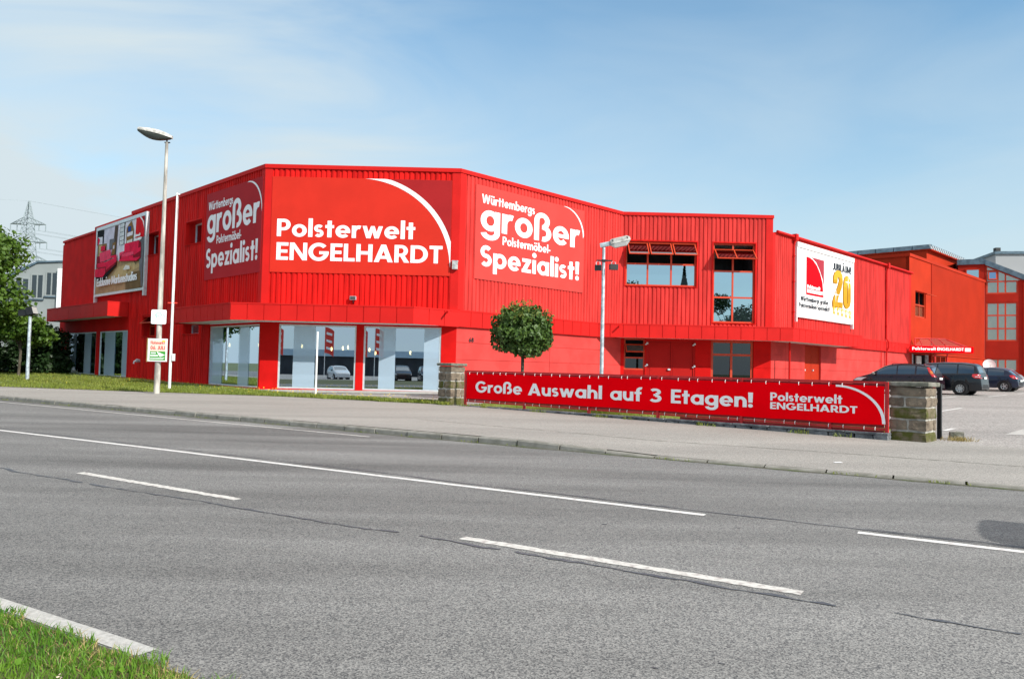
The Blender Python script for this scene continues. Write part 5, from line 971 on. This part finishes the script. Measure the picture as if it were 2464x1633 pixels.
# ================================================================== pylon
PX, PY = -127.1, 200.0
py = thing('electricity_pylon', 'lattice electricity pylon with three crossarms beyond the grey factory', 'pylon', (PX, PY, 0))
def hwid(z): return float(np.interp(z, [0, 25, 37, 42.4], [3.6, 1.75, .95, .12]))
mb = MB()
Cn = lambda z, i: Vector((PX+hwid(z)*(1, -1, -1, 1)[i], PY+hwid(z)*(1, 1, -1, -1)[i], z))
zs = [0]
while zs[-1] < 42: zs.append(min(42.4, zs[-1]+max(1.3, hwid(zs[-1])*1.35)))
for a, b in zip(zs, zs[1:]):
    for i in range(4):
        j = (i+1) % 4; mb.tube([Cn(a, i), Cn(b, i)], .10, 4); mb.tube([Cn(a, i), Cn(b, j)], .05, 3); mb.tube([Cn(a, j), Cn(b, i)], .05, 3); mb.tube([Cn(b, i), Cn(b, j)], .04, 3)
mb.build('mast', M['steel'], py); ends = []
for z, l in ((36.3, 4.6), (31.6, 5.1), (26.7, 5.6)):
    mb = MB()
    for sgn in (-1, 1):
        tip = Vector((PX+sgn*l, PY, z)); 
        for dy in (-1, 1):
            r0 = Vector((PX+sgn*hwid(z), PY+dy*hwid(z), z)); r1 = Vector((PX+sgn*hwid(z+1.6), PY+dy*hwid(z+1.6), z+1.6)); mb.tube([r0, tip], .12, 4); mb.tube([r1, tip], .09, 4)
            for u in (.25, .5, .75): mb.tube([r0.lerp(tip, u), r1.lerp(tip, max(0, u-.2))], .06, 3)
        for u in (1, .52): ends.append(Vector((PX+sgn*(hwid(z)+(l-hwid(z))*u), PY, z)))
    mb.build('crossarm', M['steel'], py)
for e in ends:
    mb = MB(); mb.tube([e, e-Vector((0, 0, 1.7))], .11, 5); mb.build('insulator', M['steel'], py)
for e in ends+[Vector((PX, PY, 44.1))]:
    b = e-Vector((0, 0, 1.7)); mb = MB()
    for tgt in (Vector((60+(b.x-PX)*.5, 330+(b.x-PX)*.8, b.z-1)), Vector((-330+(b.x-PX)*.5, 90+(b.x-PX)*.8, b.z))): mb.tube([b.lerp(tgt, u)-Vector((0, 0, 16*u*(1-u))) for u in [k/14 for k in range(15)]], .028, 3)
    tag(mb.build('power_line', M['steel']), 'thin overhead power line strung from the lattice pylon', 'power line', 'overhead lines on the pylon')
# ================================================================== vegetation
def leafcloud(name, m, parent, P, size, up=.35, seed=1, out=None, droop=0.):
    """one rhombic, slightly folded leaf at each point"""
    r = np.random.default_rng(seed); n = len(P); d = r.normal(size=(n, 3)); d[:, 2] += up
    if out is not None: d = d*.75+out
    d /= np.linalg.norm(d, axis=1)[:, None]; a = r.normal(size=(n, 3)); a -= (a*d).sum(1)[:, None]*d; a[:, 2] -= droop; a /= np.linalg.norm(a, axis=1)[:, None]; b = np.cross(d, a)
    s = (size*r.uniform(.6, 1.25, n))[:, None]; base = P-a*s*.5; tip = P+a*s*.5; l = P+b*s*.36+d*s*.08-a*s*.05; q = P-b*s*.36+d*s*.08-a*s*.05
    V = np.stack([base, l, tip, q], 1).reshape(-1, 3); off = np.array(BASE.get(parent, (0, 0, 0))) if parent else 0
    me = bpy.data.meshes.new(name); V = (V-off).astype(np.float32); me.vertices.add(len(V)); me.vertices.foreach_set('co', V.ravel())
    idx = np.arange(n)*4; F = np.stack([idx, idx+1, idx+2, idx, idx+2, idx+3], 1).ravel(); me.loops.add(len(F)); me.loops.foreach_set('vertex_index', F.astype(np.int32)); me.polygons.add(2*n); me.polygons.foreach_set('loop_start', np.arange(0, 6*n, 3, dtype=np.int32)); me.polygons.foreach_set('loop_total', np.full(2*n, 3, dtype=np.int32)); me.update(calc_edges=True)
    me.materials.append(m); o = bpy.data.objects.new(name, me); COL.objects.link(o)
    if parent: o.parent = parent; BASE[o] = BASE[parent]
    return o
def shell(c, r_, n, seed, inner=.55, lump=.16, cut=None, freq=1.3):
    """points through the outer part of a lumpy ellipsoid, with outward directions"""
    g = np.random.default_rng(seed); d = g.normal(size=(n, 3)); d /= np.linalg.norm(d, axis=1)[:, None]; rr = inner+(1-inner)*g.uniform(0, 1, n)**.6
    k = np.array([mno.noise(Vector(v)*freq+Vector((seed*3.3, 0, 0))) for v in d]); rr = rr*(1+lump*k*1.6); P = np.array(c)+d*rr[:, None]*np.array(r_); 
    return P, d
# ball maple behind the banner
bt = thing('maple_tree', 'small round-clipped maple tree behind the red banner', 'tree', (.42, 30, .3)); TCX = Vector((.42, 30, 3.02))
mb = MB(); mb.tube([(.42, 30, .2), (.44, 30, 1.2), (.43, 30.02, 2.3), (.42, 30, 2.9)], [.085, .07, .065, .05], 10)
for k in range(12): a = k*2.4; mb.tube([(.42, 30, 2.1+.05*k), (.42+.5*math.cos(a), 30+.5*math.sin(a), 2.6+.05*k), (.42+.95*math.cos(a), 30+.95*math.sin(a), 2.75+.07*k)], [.035, .022, .008], 5)
mb.build('trunk', M['bark'], bt)
P, d = shell((.42, 30, 3.05), (1.22, 1.22, 1.04), 7400, 12, .42, .18, freq=2.6); keep = P[:, 2] > 2.06-.12*np.sin(P[:, 0]*9)*np.cos(P[:, 1]*7); P, d = P[keep], d[keep]
top = P[:, 2] > 3.72; P[top, 2] = 3.72+(P[top, 2]-3.72)*.75; leafcloud('crown', M['leaf'], bt, P, .17, .25, 3, d*.9, droop=.5)
g = np.random.default_rng(5); tw_, tl = MB(), []
for k in range(95):
    a = g.uniform(0, 6.28); q = g.uniform(0, 1)**.5; x = .42+1.08*q*math.cos(a); y = 30+1.08*q*math.sin(a); z = 3.1+.9*math.sqrt(max(0, 1-q*q*.93)); h = g.uniform(.12, .42)*(1.1-.5*q); lx = math.cos(a)*q*.15
    for u in np.linspace(.2, 1, 5): tl.append((x+lx*u+g.uniform(-.05, .05), y+g.uniform(-.05, .05), z+h*u))
leafcloud('young_leaves', M['leafy'], bt, np.array(tl), .105, .2, 8)
def bigtree(name, label, c, r_, zc, n, size, m, seed, trunk=.25, blobs=9, cat='tree', fill=.35, group=None):
    t = thing(name, label, cat, (c[0], c[1], ter(*c) if abs(c[0]) < 80 and c[1] > 0 else -.2), group); g = random.Random(seed); mb = MB(); z0 = -.3
    mb.tube([(c[0], c[1], z0), (c[0]+.1, c[1], zc*.5), (c[0], c[1]+.1, zc), (c[0]+.1, c[1], zc+r_[2]*.6)], [trunk, trunk*.8, trunk*.5, trunk*.12], 9); Ps, ds = [], []
    for k in range(blobs):
        a = k*2.399+seed; q = math.sqrt((k+.5)/blobs); hz = math.sin(k*1.9+seed)*.55; cc = (c[0]+r_[0]*.68*q*math.cos(a), c[1]+r_[1]*.68*q*math.sin(a), zc+r_[2]*hz*(1.0-.3*q)); rs = g.uniform(.36, .52)
        mb.tube([(c[0], c[1], zc*.55+.1*k), ((c[0]+cc[0])/2, (c[1]+cc[1])/2, (zc*.6+cc[2])/2+.2), cc], [trunk*.35, trunk*.22, trunk*.06], 5)
        P, d = shell(cc, (r_[0]*rs, r_[1]*rs, r_[2]*rs*.8), n//blobs, seed*31+k, fill, .25, freq=2.0); Ps.append(P); ds.append(d)
    mb.build('trunk', M['bark'], t); leafcloud('crown', m, t, np.concatenate(Ps), size, .5, seed, np.concatenate(ds)*.5); return t
bigtree('leafy_tree', 'large bright green tree behind the floodlight post', (-35.6, 48.5), (4.9, 4.2, 4.9), 6.7, 19000, .30, M['leaft'], 4, .3, 15)
bigtree('leafy_bush', 'light green bush in front of the dark shrubs', (-32.3, 50.5), (2.6, 2.0, 1.8), 3.6, 6500, .26, M['leaft'], 6, .1, 8, 'bush')
for i, (x, y, rr, zc, lb) in enumerate((( -40.0, 56, (3.9, 2.6, 2.8), 2.4, 'dark low shrub under the bright green tree'), (-36.4, 57.0, (3.6, 2.4, 3.0), 2.5, 'dark tall shrub between the light green bush and the red wall'), (-34.2, 56.2, (2.3, 1.9, 2.7), 2.2, 'dark shrub next to the far end of the red shop'), (-43.5, 60, (3.6, 2.8, 3.6), 3.4, 'tall dark shrub hidden mostly behind the bright tree'))): bigtree('dark_shrub', lb, (x, y), rr, zc, 9500, .30, M['hedge'], 20+i, .1, 9, 'shrub', .2, 'dark shrubs beyond the lawn')
# ---- grass: blades as narrow bent triangles
def blades(name, m, XY, Z, h, wd, lean, seed, label, cat='grass'):
    r = np.random.default_rng(seed); n = len(XY); a = r.uniform(0, 6.283, n); hh = h*r.uniform(.45, 1.3, n); ln = lean*r.uniform(.1, 1.2, n)*hh; la = r.uniform(0, 6.283, n)
    b = np.c_[XY, Z]; s = np.c_[np.cos(a), np.sin(a), np.zeros(n)]*(wd*r.uniform(.6, 1.3, n))[:, None]; l = np.c_[np.cos(la)*ln, np.sin(la)*ln, hh]; mid = b+l*np.array([.35, .35, .6])
    V = np.stack([b-s, b+s, mid+s*.7, mid-s*.7, b+l], 1).reshape(-1, 3).astype(np.float32); i = np.arange(n)*5
    F = np.stack([i, i+1, i+2, i, i+2, i+3, i+3, i+2, i+4], 1).ravel().astype(np.int32); me = bpy.data.meshes.new(name); me.vertices.add(len(V)); me.vertices.foreach_set('co', V.ravel()); me.loops.add(len(F)); me.loops.foreach_set('vertex_index', F); me.polygons.add(3*n); me.polygons.foreach_set('loop_start', np.arange(0, 9*n, 3, dtype=np.int32)); me.polygons.foreach_set('loop_total', np.full(3*n, 3, dtype=np.int32)); me.update(calc_edges=True)
    me.materials.append(m); o = bpy.data.objects.new(name, me); COL.objects.link(o); return stuff(o, label, cat)
TNM = np.array([[UX, UY], [.509, .861]])
def scatter(t0, t1, nlo, nhi, n, seed):
    r = np.random.default_rng(seed); t = r.uniform(t0, t1, n); u = r.uniform(0, 1, n); lo = np.array([nlo(x) for x in t]); hi = np.array([nhi(x) for x in t]); return np.c_[t, lo+(hi-lo)*u]
q = scatter(1.0, 7.5, lambda t: .4, lambda t: 2.56+.05*math.sin(t*9)+.03*math.sin(t*23), 46000, 1)
blades('verge_grass', M['grass'], q@TNM, .03+0*q[:, 0], .052, .0034, .9, 2, 'lush green grass on the near verge')
q = scatter(1.0, 7.5, lambda t: 2.15+.2*math.sin(t*2.3), lambda t: 2.58+.04*math.sin(t*9)+.02*math.sin(t*23), 3600, 3)
blades('dry_grass', M['straw'], q@TNM, .02+0*q[:, 0], .045, .003, 1.5, 4, 'dry yellowed grass along the near kerb line')
q = scatter(15.6, 62, lambda t: nb(t)-.12+.10*math.sin(t*2.3)+.05*math.sin(t*7), lambda t: nb(t)+gw(t), 42000, 5); xy = q@TNM
blades('lawn_grass', M['grassfar'], xy, np.array([ter_tn(*p) for p in q])+.01, .11, .014, .7, 6, 'sunlit lawn strip between pavement and shop')
fp_ = np.array([FENCE.P(a, 0, -b).xy for a, b in zip(RNG.uniform(.25, 13.5, 9000), RNG.uniform(.03, 2.6, 9000)**1.0)]); blades('bed_grass', M['grassfar'], fp_, np.array([ter(*p) for p in fp_]), .13, .012, .7, 7, 'grass strip growing behind the banner fence')
q = np.r_[scatter(15.8, 28, lambda t: nb(t), lambda t: nb(t)+gw(t), 260, 8), scatter(20, 50, lambda t: nb(t)+.2, lambda t: nb(t)+gw(t), 160, 9)]; xy = q@TNM; P = np.c_[xy, np.array([ter_tn(*p) for p in q])+RNG.uniform(.10, .26, len(q))]
stuff(leafcloud('yellow_flowers', M['yellow'], None, P, .06, 3, 5), 'yellow wildflowers scattered in the lawn strip', 'flowers')
q = scatter(1.4, 7, lambda t: .7, lambda t: 2.3, 46, 12); xy = q@TNM; P = np.c_[xy, RNG.uniform(.06, .10, len(q))]; PP = np.repeat(P, 7, 0)+RNG.normal(size=(len(P)*7, 3))*.007; stuff(leafcloud('clover_flowers', M['clover'], None, PP, .018, 1, 6), 'pale clover heads in the near grass', 'flowers')
q = scatter(1.4, 7, lambda t: .6, lambda t: 2.45, 420, 14); xy = q@TNM; P = np.c_[xy, RNG.uniform(.03, .075, len(q))]; stuff(leafcloud('broad_weeds', M['grass'], None, P, .055, 1.2, 9), 'broad-leaved weeds among the near grass', 'weeds')
q = np.array([(t, nk(t)-.02+random.uniform(-.06, .05)) for t in RNG.uniform(-8, 34, 900) if math.sin(t*1.7)+math.sin(t*4.1+1) > .55]); blades('kerb_weeds', M['grassfar'], q@TNM, .005+0*q[:, 0], .045, .008, .9, 15, 'tufts of weed growing along the far kerb', 'weeds')
q = np.array([FENCE.P(a, 0, .16+random.uniform(0, .12)).xy for a in RNG.uniform(-.2, 14.2, 900) if math.sin(a*2.1)+math.sin(a*5.3) > .7]); blades('wall_weeds', M['grassfar'], q, np.array([ter(*p) for p in q]), .10, .009, .8, 16, 'weeds at the foot of the low stone wall', 'weeds')
q = np.array([(10.05+RNG.normal()*.16, 17.28+RNG.normal()*.10) for _ in range(260)]); blades('gate_weeds', M['straw'], q, np.array([ter(*p) for p in q]), .09, .006, .9, 17, 'dry weeds around the gate post foot', 'weeds')
# ================================================================== cars
def make_car(label, paint, L_, Wd, prof, belt, xw, rw, group=None, tall=False, spokes=8, rails=False, bot=.20):
    """prof: roof line (x,z) from nose to tail; belt: waist height; xw: axle positions"""
    root = thing('parked_car', label, 'car', (0, 0, 0), group); xs = [p[0] for p in prof][::-1]; zs_ = [p[1] for p in prof][::-1]
    top = lambda x: float(np.interp(x, xs, zs_)); hl = L_/2
    hw = lambda x: Wd/2*(1-.20*abs(x/hl)**5)
    def bz(x):
        b = bot+.10*abs(x/hl)**8
        for a in xw:
            if abs(x-a) < rw*1.22: b = max(b, rw+math.sqrt(max(0, (rw*1.22)**2-(x-a)**2)))
        return b
    def sec(x):
        zt = top(x); w = hw(x); b = bz(x); be = min(belt+.04*(-x/hl), zt-.05); be = max(be, b+.04); g = max(0, zt-be); wr = w*.97-.30*g
        mid = max(b+.02, min(.62, be-.02)); crown = .03+.02*min(1, g*2)
        return [(w*.965, b), (w*.99, b+(mid-b)*.4), (w, mid), (w*.985, be-.03 if be-.03 > mid else mid+.005), (w*.965, be), ((w*.965+wr)/2+.012*g, be+g*.5), (wr, zt-.035), (wr*.92, zt-.004), (wr*.62, zt+crown*.55), (0, zt+crown*.8)]
    X = np.unique(np.r_[np.arange(-hl, hl+.001, .055), [a+s*rw*1.22*k for a in xw for s in (-1, 1) for k in (.999, .98, .9)]]); X = X[(X >= -hl) & (X <= hl)]
    mb = MB(); rows = []
    for x in X: s = sec(x); rows.append([(x, y, z) for y, z in s]+[(x, -y, z) for y, z in s[::-1][1:]])
    mb.grid(rows); mb.poly(rows[0]); mb.poly(rows[-1]); mb.build('body', M[paint], root, smooth=True)
    def yat(x, z):
        s = sec(x); zz = [p[1] for p in s]; return float(np.interp(z, zz[:7], [p[0] for p in s][:7]))
    # underside and wheel wells
    mb = MB(); mb.box((0, 0, bot+.07), (L_*.90, Wd*.84, .12))
    for a in xw:
        for s in (-1, 1): mb.cyl((a, s*(Wd/2-.34), rw+.01), (a, s*(Wd/2-.06), rw+.01), rw*1.2, n=20)
    mb.build('underbody', M['plastic'], root)
    # glass
    tiers = [p for p in prof]
    def side(x0, x1, sg, nm='window'):
        mb = MB(); r_ = []
        for x in np.arange(x0, x1+.001, (x1-x0)/max(2, int((x1-x0)/.06))):
            be = min(belt+.04*(-x/hl), top(x)-.05)+.035; hi = top(x)-.085
            if hi-be < .015: hi = be+.015
            r_.append([(x, sg*(yat(x, be+(hi-be)*k/3)+.007), be+(hi-be)*k/3) for k in range(4)])
        mb.grid(r_); return mb.build(nm, M['carglass'], root, smooth='all', recalc=False)
    return root, top, hw, sec, yat, side
def finish(root, top, hw, sec, yat, side, L_, Wd, belt, xw, rw, wins, ws, rwn, tail, plate_z, spokes=8, rails=None, head=None, mirror_x=.8, amber=False):
    hl = L_/2
    for sg in (-1, 1):
        for a, b in wins: side(a, b, sg)
    for nm, (x0, x1) in (('windscreen', ws), ('rear_window', rwn)):
        mb = MB(); r_ = []
        for x in np.linspace(x0, x1, 7):
            s = sec(x); wr = s[7][0]*.93; zc = s[9][1]-s[7][1]; r_.append([(x+(.004 if x > 0 else -.006), y*wr, s[7][1]+zc*(1-abs(y)**2)+.010) for y in np.linspace(-1, 1, 9)])
        mb.grid(r_); mb.build(nm, M['carglass'], root, smooth='all', recalc=False)
    for a in xw:
        for sg in (-1, 1):
            y = sg*(Wd/2-.13); mb = MB(); prof = [(-.10, rw*.66), (-.10, rw*.93), (-.075, rw), (.075, rw), (.10, rw*.93), (.10, rw*.64)]
            mb.grid([[(a+r*math.cos(k*math.pi/14), y+sg*o, rw+r*math.sin(k*math.pi/14)) for k in range(28)] for o, r in prof], True); w_ = mb.build('wheel', M['tyre'], root, smooth=True)
            mb = MB(); mb.grid([[(a+r*math.cos(k*math.pi/12), y+sg*o, rw+r*math.sin(k*math.pi/12)) for k in range(24)] for o, r in ((.085, rw*.66), (.10, rw*.64), (.08, rw*.57))], True)
            for k in range(spokes):
                q = 2*math.pi*k/spokes; dx, dz = math.cos(q), math.sin(q); mb.prism([(a+dx*.05-dz*.03, y+sg*.075, rw+dz*.05+dx*.03), (a+dx*.05+dz*.03, y+sg*.075, rw+dz*.05-dx*.03), (a+dx*rw*.6+dz*.022, y+sg*.085, rw+dz*rw*.6-dx*.022), (a+dx*rw*.6-dz*.022, y+sg*.085, rw+dz*rw*.6+dx*.022)], (0, sg*.012, 0))
            mb.cyl((a, y+sg*.06, rw), (a, y+sg*.098, rw), .06, n=10); mb.build('rim', M['rim'], w_)
            mb = MB(); mb.cyl((a, y+sg*.02, rw), (a, y+sg*.05, rw), rw*.62, n=20); mb.build('brake_disc', M['dark'], w_)
    z0, z1, ln = tail
    def rearx(z):
        xs = np.linspace(-hl, -hl*.5, 80); return next((x for x in xs if top(x) >= z), -hl)
    for sg in (-1, 1):
        mb = MB(); r_ = []
        for k in range(5):
            z = z0+(z1-z0)*k/4; xr = rearx(z+.02)+.02; l = ln*(1-.25*abs(k-2)/2); r_.append([(xr+l*(1-j/4), sg*(yat(min(xr+l*(1-j/4), hl), z)+.012), z) for j in range(5)]+[(xr-.03, sg*yat(xr, z)*.93, z), (xr-.035, sg*yat(xr, z)*.72, z)])
        mb.grid(r_); tl_ = mb.build('tail_light', M['tail'], root, smooth='all', recalc=False)
        mb = MB(); zz = z0+(z1-z0)*.30; zh = z0+(z1-z0)*(.45 if not amber else .62)
        mb.grid([[(p[0], p[1]+sg*.006, p[2]) for p in [(rearx(z+.02)+.02+ln*.6, sg*(yat(rearx(z+.02)+.02+ln*.6, z)+.012), z), (rearx(z+.02)+.02, sg*(yat(rearx(z+.02)+.02, z)+.012), z), (rearx(z+.02)-.012, sg*yat(rearx(z+.02), z)*.93, z)]] for z in (zz, zh)]); mb.build('lens', M['amber' if amber else 'lightlens'], tl_, recalc=False)
        # headlight on the front corner
        mb = MB(); r_ = []
        for z in np.linspace(belt-.34, belt-.17, 4):
            xf = next((x for x in np.linspace(hl, hl*.4, 120) if top(x) >= z+.03), hl*.9); r_.append([(x, sg*(yat(x, z)+.012), z) for x in np.linspace(xf-.50, xf-.03, 5)])
        mb.grid(r_); mb.build('headlight', M['lightlens'], root, smooth='all', recalc=False)
        mb = MB(); y = hw(mirror_x)+.09; zc = belt+.07
        mb.grid([[(mirror_x+dx*q, sg*(y+.10*math.cos(k*math.pi/5)*q), zc+.075*math.sin(k*math.pi/5)*q) for k in range(10)] for dx, q in ((-.05, .9), (.0, 1), (.09, .75), (.13, .2))], True); mb.tube([(mirror_x, sg*(hw(mirror_x)-.06), zc-.03), (mirror_x, sg*y, zc-.02)], .03, 5); mb.build('mirror', M['lamphead'] if head == 'pale' else M['plastic'], root, smooth=True)
        for a, b in wins[:2]:
            xh = a+.16; z = belt-.10; mb = MB(); mb.ob((xh, sg*(yat(xh, z)), z), (.17, 0, 0), (0, sg*.03, 0), (0, 0, .03)); mb.build('door_handle', root and M['plastic'], root)
        for a, b in wins[:2]:
            mb = MB(); x = a-.04; zs = np.linspace(.34, belt-.02, 7); mb.grid([[(x-.005, sg*(yat(x, z)+.003), z), (x+.005, sg*(yat(x, z)+.003), z)] for z in zs]); mb.build('door_gap', M['dark'], root, recalc=False)
        if rails:
            mb = MB(); mb.tube([(rails[0], sg*sec(rails[0])[7][0]*.98, top(rails[0])+.0), (rails[0]-.1, sg*sec(rails[0]-.1)[7][0]*.98, top(rails[0]-.1)+.05), (rails[1]+.1, sg*sec(rails[1]+.1)[7][0]*.98, top(rails[1]+.1)+.05), (rails[1], sg*sec(rails[1])[7][0]*.98, top(rails[1]))], .018, 6); mb.build('roof_rail', M['plastic'], root)
    xr = rearx(plate_z)-.03; mb = MB(); mb.ob((xr, -.26, plate_z-.055), (-.012, 0, 0), (0, .52, 0), (0, 0, .11)); mb.build('number_plate', M['plate'], root)
    mb = MB(); r_ = []
    for z in (.36, .44, .50, .56): xx = rearx(z); r_.append([(xx-.045+.10*abs(y)**4, y*hw(xx)*1.0, z) for y in np.linspace(-1, 1, 13)])
    mb.grid(r_); mb.build('bumper', M['plastic'], root, smooth='all', recalc=False)
MPV = [(2.2, .40), (2.19, .58), (2.13, .72), (1.95, .84), (1.30, 1.03), (1.18, 1.07), (.42, 1.50), (.20, 1.57), (-.5, 1.62), (-1.2, 1.60), (-1.75, 1.53), (-1.87, 1.44), (-2.07, 1.06), (-2.13, .95), (-2.19, .80), (-2.2, .45)]
BIG = [(2.42, .42), (2.41, .62), (2.35, .80), (2.1, .92), (1.45, 1.10), (1.33, 1.14), (.52, 1.60), (.28, 1.68), (-.5, 1.73), (-1.5, 1.71), (-2.02, 1.64), (-2.13, 1.55), (-2.30, 1.12), (-2.35, 1.0), (-2.41, .82), (-2.42, .45)]
HAT = [(2.0, .38), (1.99, .55), (1.93, .70), (1.72, .80), (1.12, .96), (1.02, 1.0), (.30, 1.37), (.08, 1.42), (-.5, 1.45), (-1.15, 1.39), (-1.42, 1.30), (-1.80, .98), (-1.90, .88), (-1.98, .72), (-2.0, .42)]
def build_mpv(label, paint, **k):
    a = (4.4, 1.80, MPV, 1.02, (1.33, -1.35), .315); q = make_car(label, paint, *a); finish(*q, a[0], a[1], a[3], a[4], a[5], [(-.22, .78), (-1.15, -.28), (-1.78, -1.22)], (1.14, .46), (-1.90, -2.05), (.95, 1.45, .14), .86, 8, (.1, -1.6), mirror_x=.92, **k); return q[0]
def build_big(label, paint, **k):
    a = (4.84, 1.90, BIG, 1.08, (1.46, -1.42), .335); q = make_car(label, paint, *a); finish(*q, a[0], a[1], a[3], a[4], a[5], [(-.25, .85), (-1.25, -.31), (-2.05, -1.32)], (1.29, .56), (-2.15, -2.28), (.90, 1.12, .34), .92, 9, None, mirror_x=1.0, **k); return q[0]
def build_hat(label, paint, **k):
    a = (4.0, 1.72, HAT, .92, (1.25, -1.27), .305); q = make_car(label, paint, *a); finish(*q, a[0], a[1], a[3], a[4], a[5], [(-.30, .66), (-1.25, -.36)], (.98, .34), (-1.46, -1.77), (.78, 1.0, .26), .66, 5, None, mirror_x=.78, **k); return q[0]
def park(o, x, y, z=None, rz=rad(135)): o.location = (x, y, ter(x, y)+.012 if z is None else z); o.rotation_euler = (0, 0, rz); return o
park(build_mpv('dark red-black van-like car right behind the mossy stone pillar', 'carredblack', head='pale', amber=True), 21.4, 42.67)
park(build_big('black people carrier with red tail lamp, middle of the parked row', 'carblack'), 23.9, 43.28)
ch = park(build_hat('dark blue hatchback parked beyond the black people carrier', 'carblue'), 30.23, 49.2)
c4 = dup(ch); c4['label'] = 'dark hatchback almost hidden at the far end of the parked row'; c4.location = (31.7, 51.2, ter(31.7, 51.2)+.012)
for ch_ in c4.children:
    if ch_.name.startswith('body'): ch_.data = ch_.data.copy(); ch_.data.materials[0] = M['carsilver']
# a car driving just outside the right edge: its roof shadow falls on the lane
VAN = [(2.4, .45), (2.38, .75), (2.25, .95), (1.75, 1.22), (1.62, 1.28), (1.05, 1.98), (.85, 2.10), (.2, 2.16), (-1.8, 2.14), (-2.2, 2.06), (-2.28, 1.9), (-2.36, 1.2), (-2.39, .9), (-2.4, .45)]
a = (4.8, 1.92, VAN, 1.15, (1.45, -1.45), .34); q_ = make_car('tall silver van driving on the road, casting the rounded shadow on the lane', 'carsilver', *a); finish(*q_, a[0], a[1], a[3], a[4], a[5], [(-.2, 1.0)], (1.58, 1.1), (-2.24, -2.3), (1.0, 1.5, .14), .95, 6, mirror_x=1.15); mv = q_[0]; mv.name = 'passing_van'
x, y = tn(-4.25, 9.15); park(mv, x, y, .005, math.atan2(UY, UX))
# ================================================================== across the street: mirrored in the display windows
mb = MB(); mb.poly([(*tn(-60, -70), -.02), (*tn(110, -70), -.02), (*tn(110, -11.9), .05), (*tn(-60, -11.9), .05)]); struct(mb.build('street_ground', M['lot']))
wh = thing('dark_warehouse', 'low dark warehouse mirrored in the display windows', 'building', (-30, -45, 0)); mb = MB(); mb.box((-32, -48, 1.4), (60, 14, 2.8)); mb.build('wall', mat('dark_sheet_wall', (.035, .042, .05), .7, var=.2, vscale=.6), wh); mb = MB(); mb.prism([(-62.5, -40.5, 2.8), (-62.5, -55.5, 2.8), (-62.5, -48, 3.9)], (61, 0, 0)); mb.build('roof', M['slate'], wh)
wc = build_hat('white car mirrored in the display window by the white marker post', 'carwhite'); park(wc, -18.4, -8.5, -.0, rad(62))
for i, (x, y, lb) in enumerate(((-11.6, -8, 'dark car mirrored in the display window by the stone pillar'), (-8.9, -8.6, 'dark blue car mirrored beside the dark car'))):
    park(build_mpv(lb, 'carblack' if i == 0 else 'carblue'), x, y, 0, rad(75))
for i, x in enumerate((-29.5, -23.2, -19.0, -17.0)):
    f = thing('banner_flag', 'red flag on a white pole mirrored in the display windows', 'flag', (x, -22, 0), 'red flags across the street'); mb = MB(); mb.tube([(x, -22, 0), (x, -22, 6.4)], .04, 8); mb.build('pole', M['white'], f)
    mb = MB(); mb.grid([[(x+1.1*u, -22+.12*math.sin(u*5+i), z-.5*u*u) for u in np.linspace(0, 1, 8)] for z in (3.0, 4.2, 5.2, 6.2)]); mb.build('cloth', M['redink'], f, smooth='all', recalc=False)
    FLG = Fr((x+.15, -21.8), (-1, 0), (0, 1)); mb = MB()
    for z in (3.5, 4.4, 5.3): mb.poly([(x+.2, -21.86, z), (x+.9, -21.86, z-.2), (x+.9, -21.86, z+.1), (x+.2, -21.86, z+.3)])
    mb.build('white_patch', M['boardwhite'], f, recalc=False)
for i, (x, y, r_, zc, n) in enumerate(((21.5, -40, (4.2, 3.6, 4.6), 13.6, 3600), (25.5, -41, (3.0, 3.0, 3.6), 14.0, 3000), (37.5, -40, (5.5, 4.5, 5.0), 11.6, 4400))): bigtree('roadside_tree', ('leafy tree mirrored in the first upper pane of the recessed front', 'shorter leafy tree mirrored beside the spruce', 'broad leafy tree mirrored in the tall window')[i], (x, y), r_, zc, n, .45, M['hedge'], 40+i, .22, 7)
spz = thing('spruce_tree', 'pointed dark spruce mirrored in the upper window of the recessed front', 'tree', (29.4, -40, 0)); mb = MB(); mb.tube([(29.4, -40, 0), (29.4, -40, 19.8)], [.3, .04], 8); mb.build('trunk', M['bark'], spz)
g = np.random.default_rng(3); h = g.uniform(0, 1, 4200)**.7; a = g.uniform(0, 6.28, 4200); rr = (1-h)*(2.9+.5*np.sin(h*40))*g.uniform(.3, 1, 4200)**.5; P = np.c_[29.4+rr*np.cos(a), -40+rr*np.sin(a), 1.2+h*18.8-.25*rr]; leafcloud('crown', M['conif'], spz, P, .42, .2, 9, droop=.6)
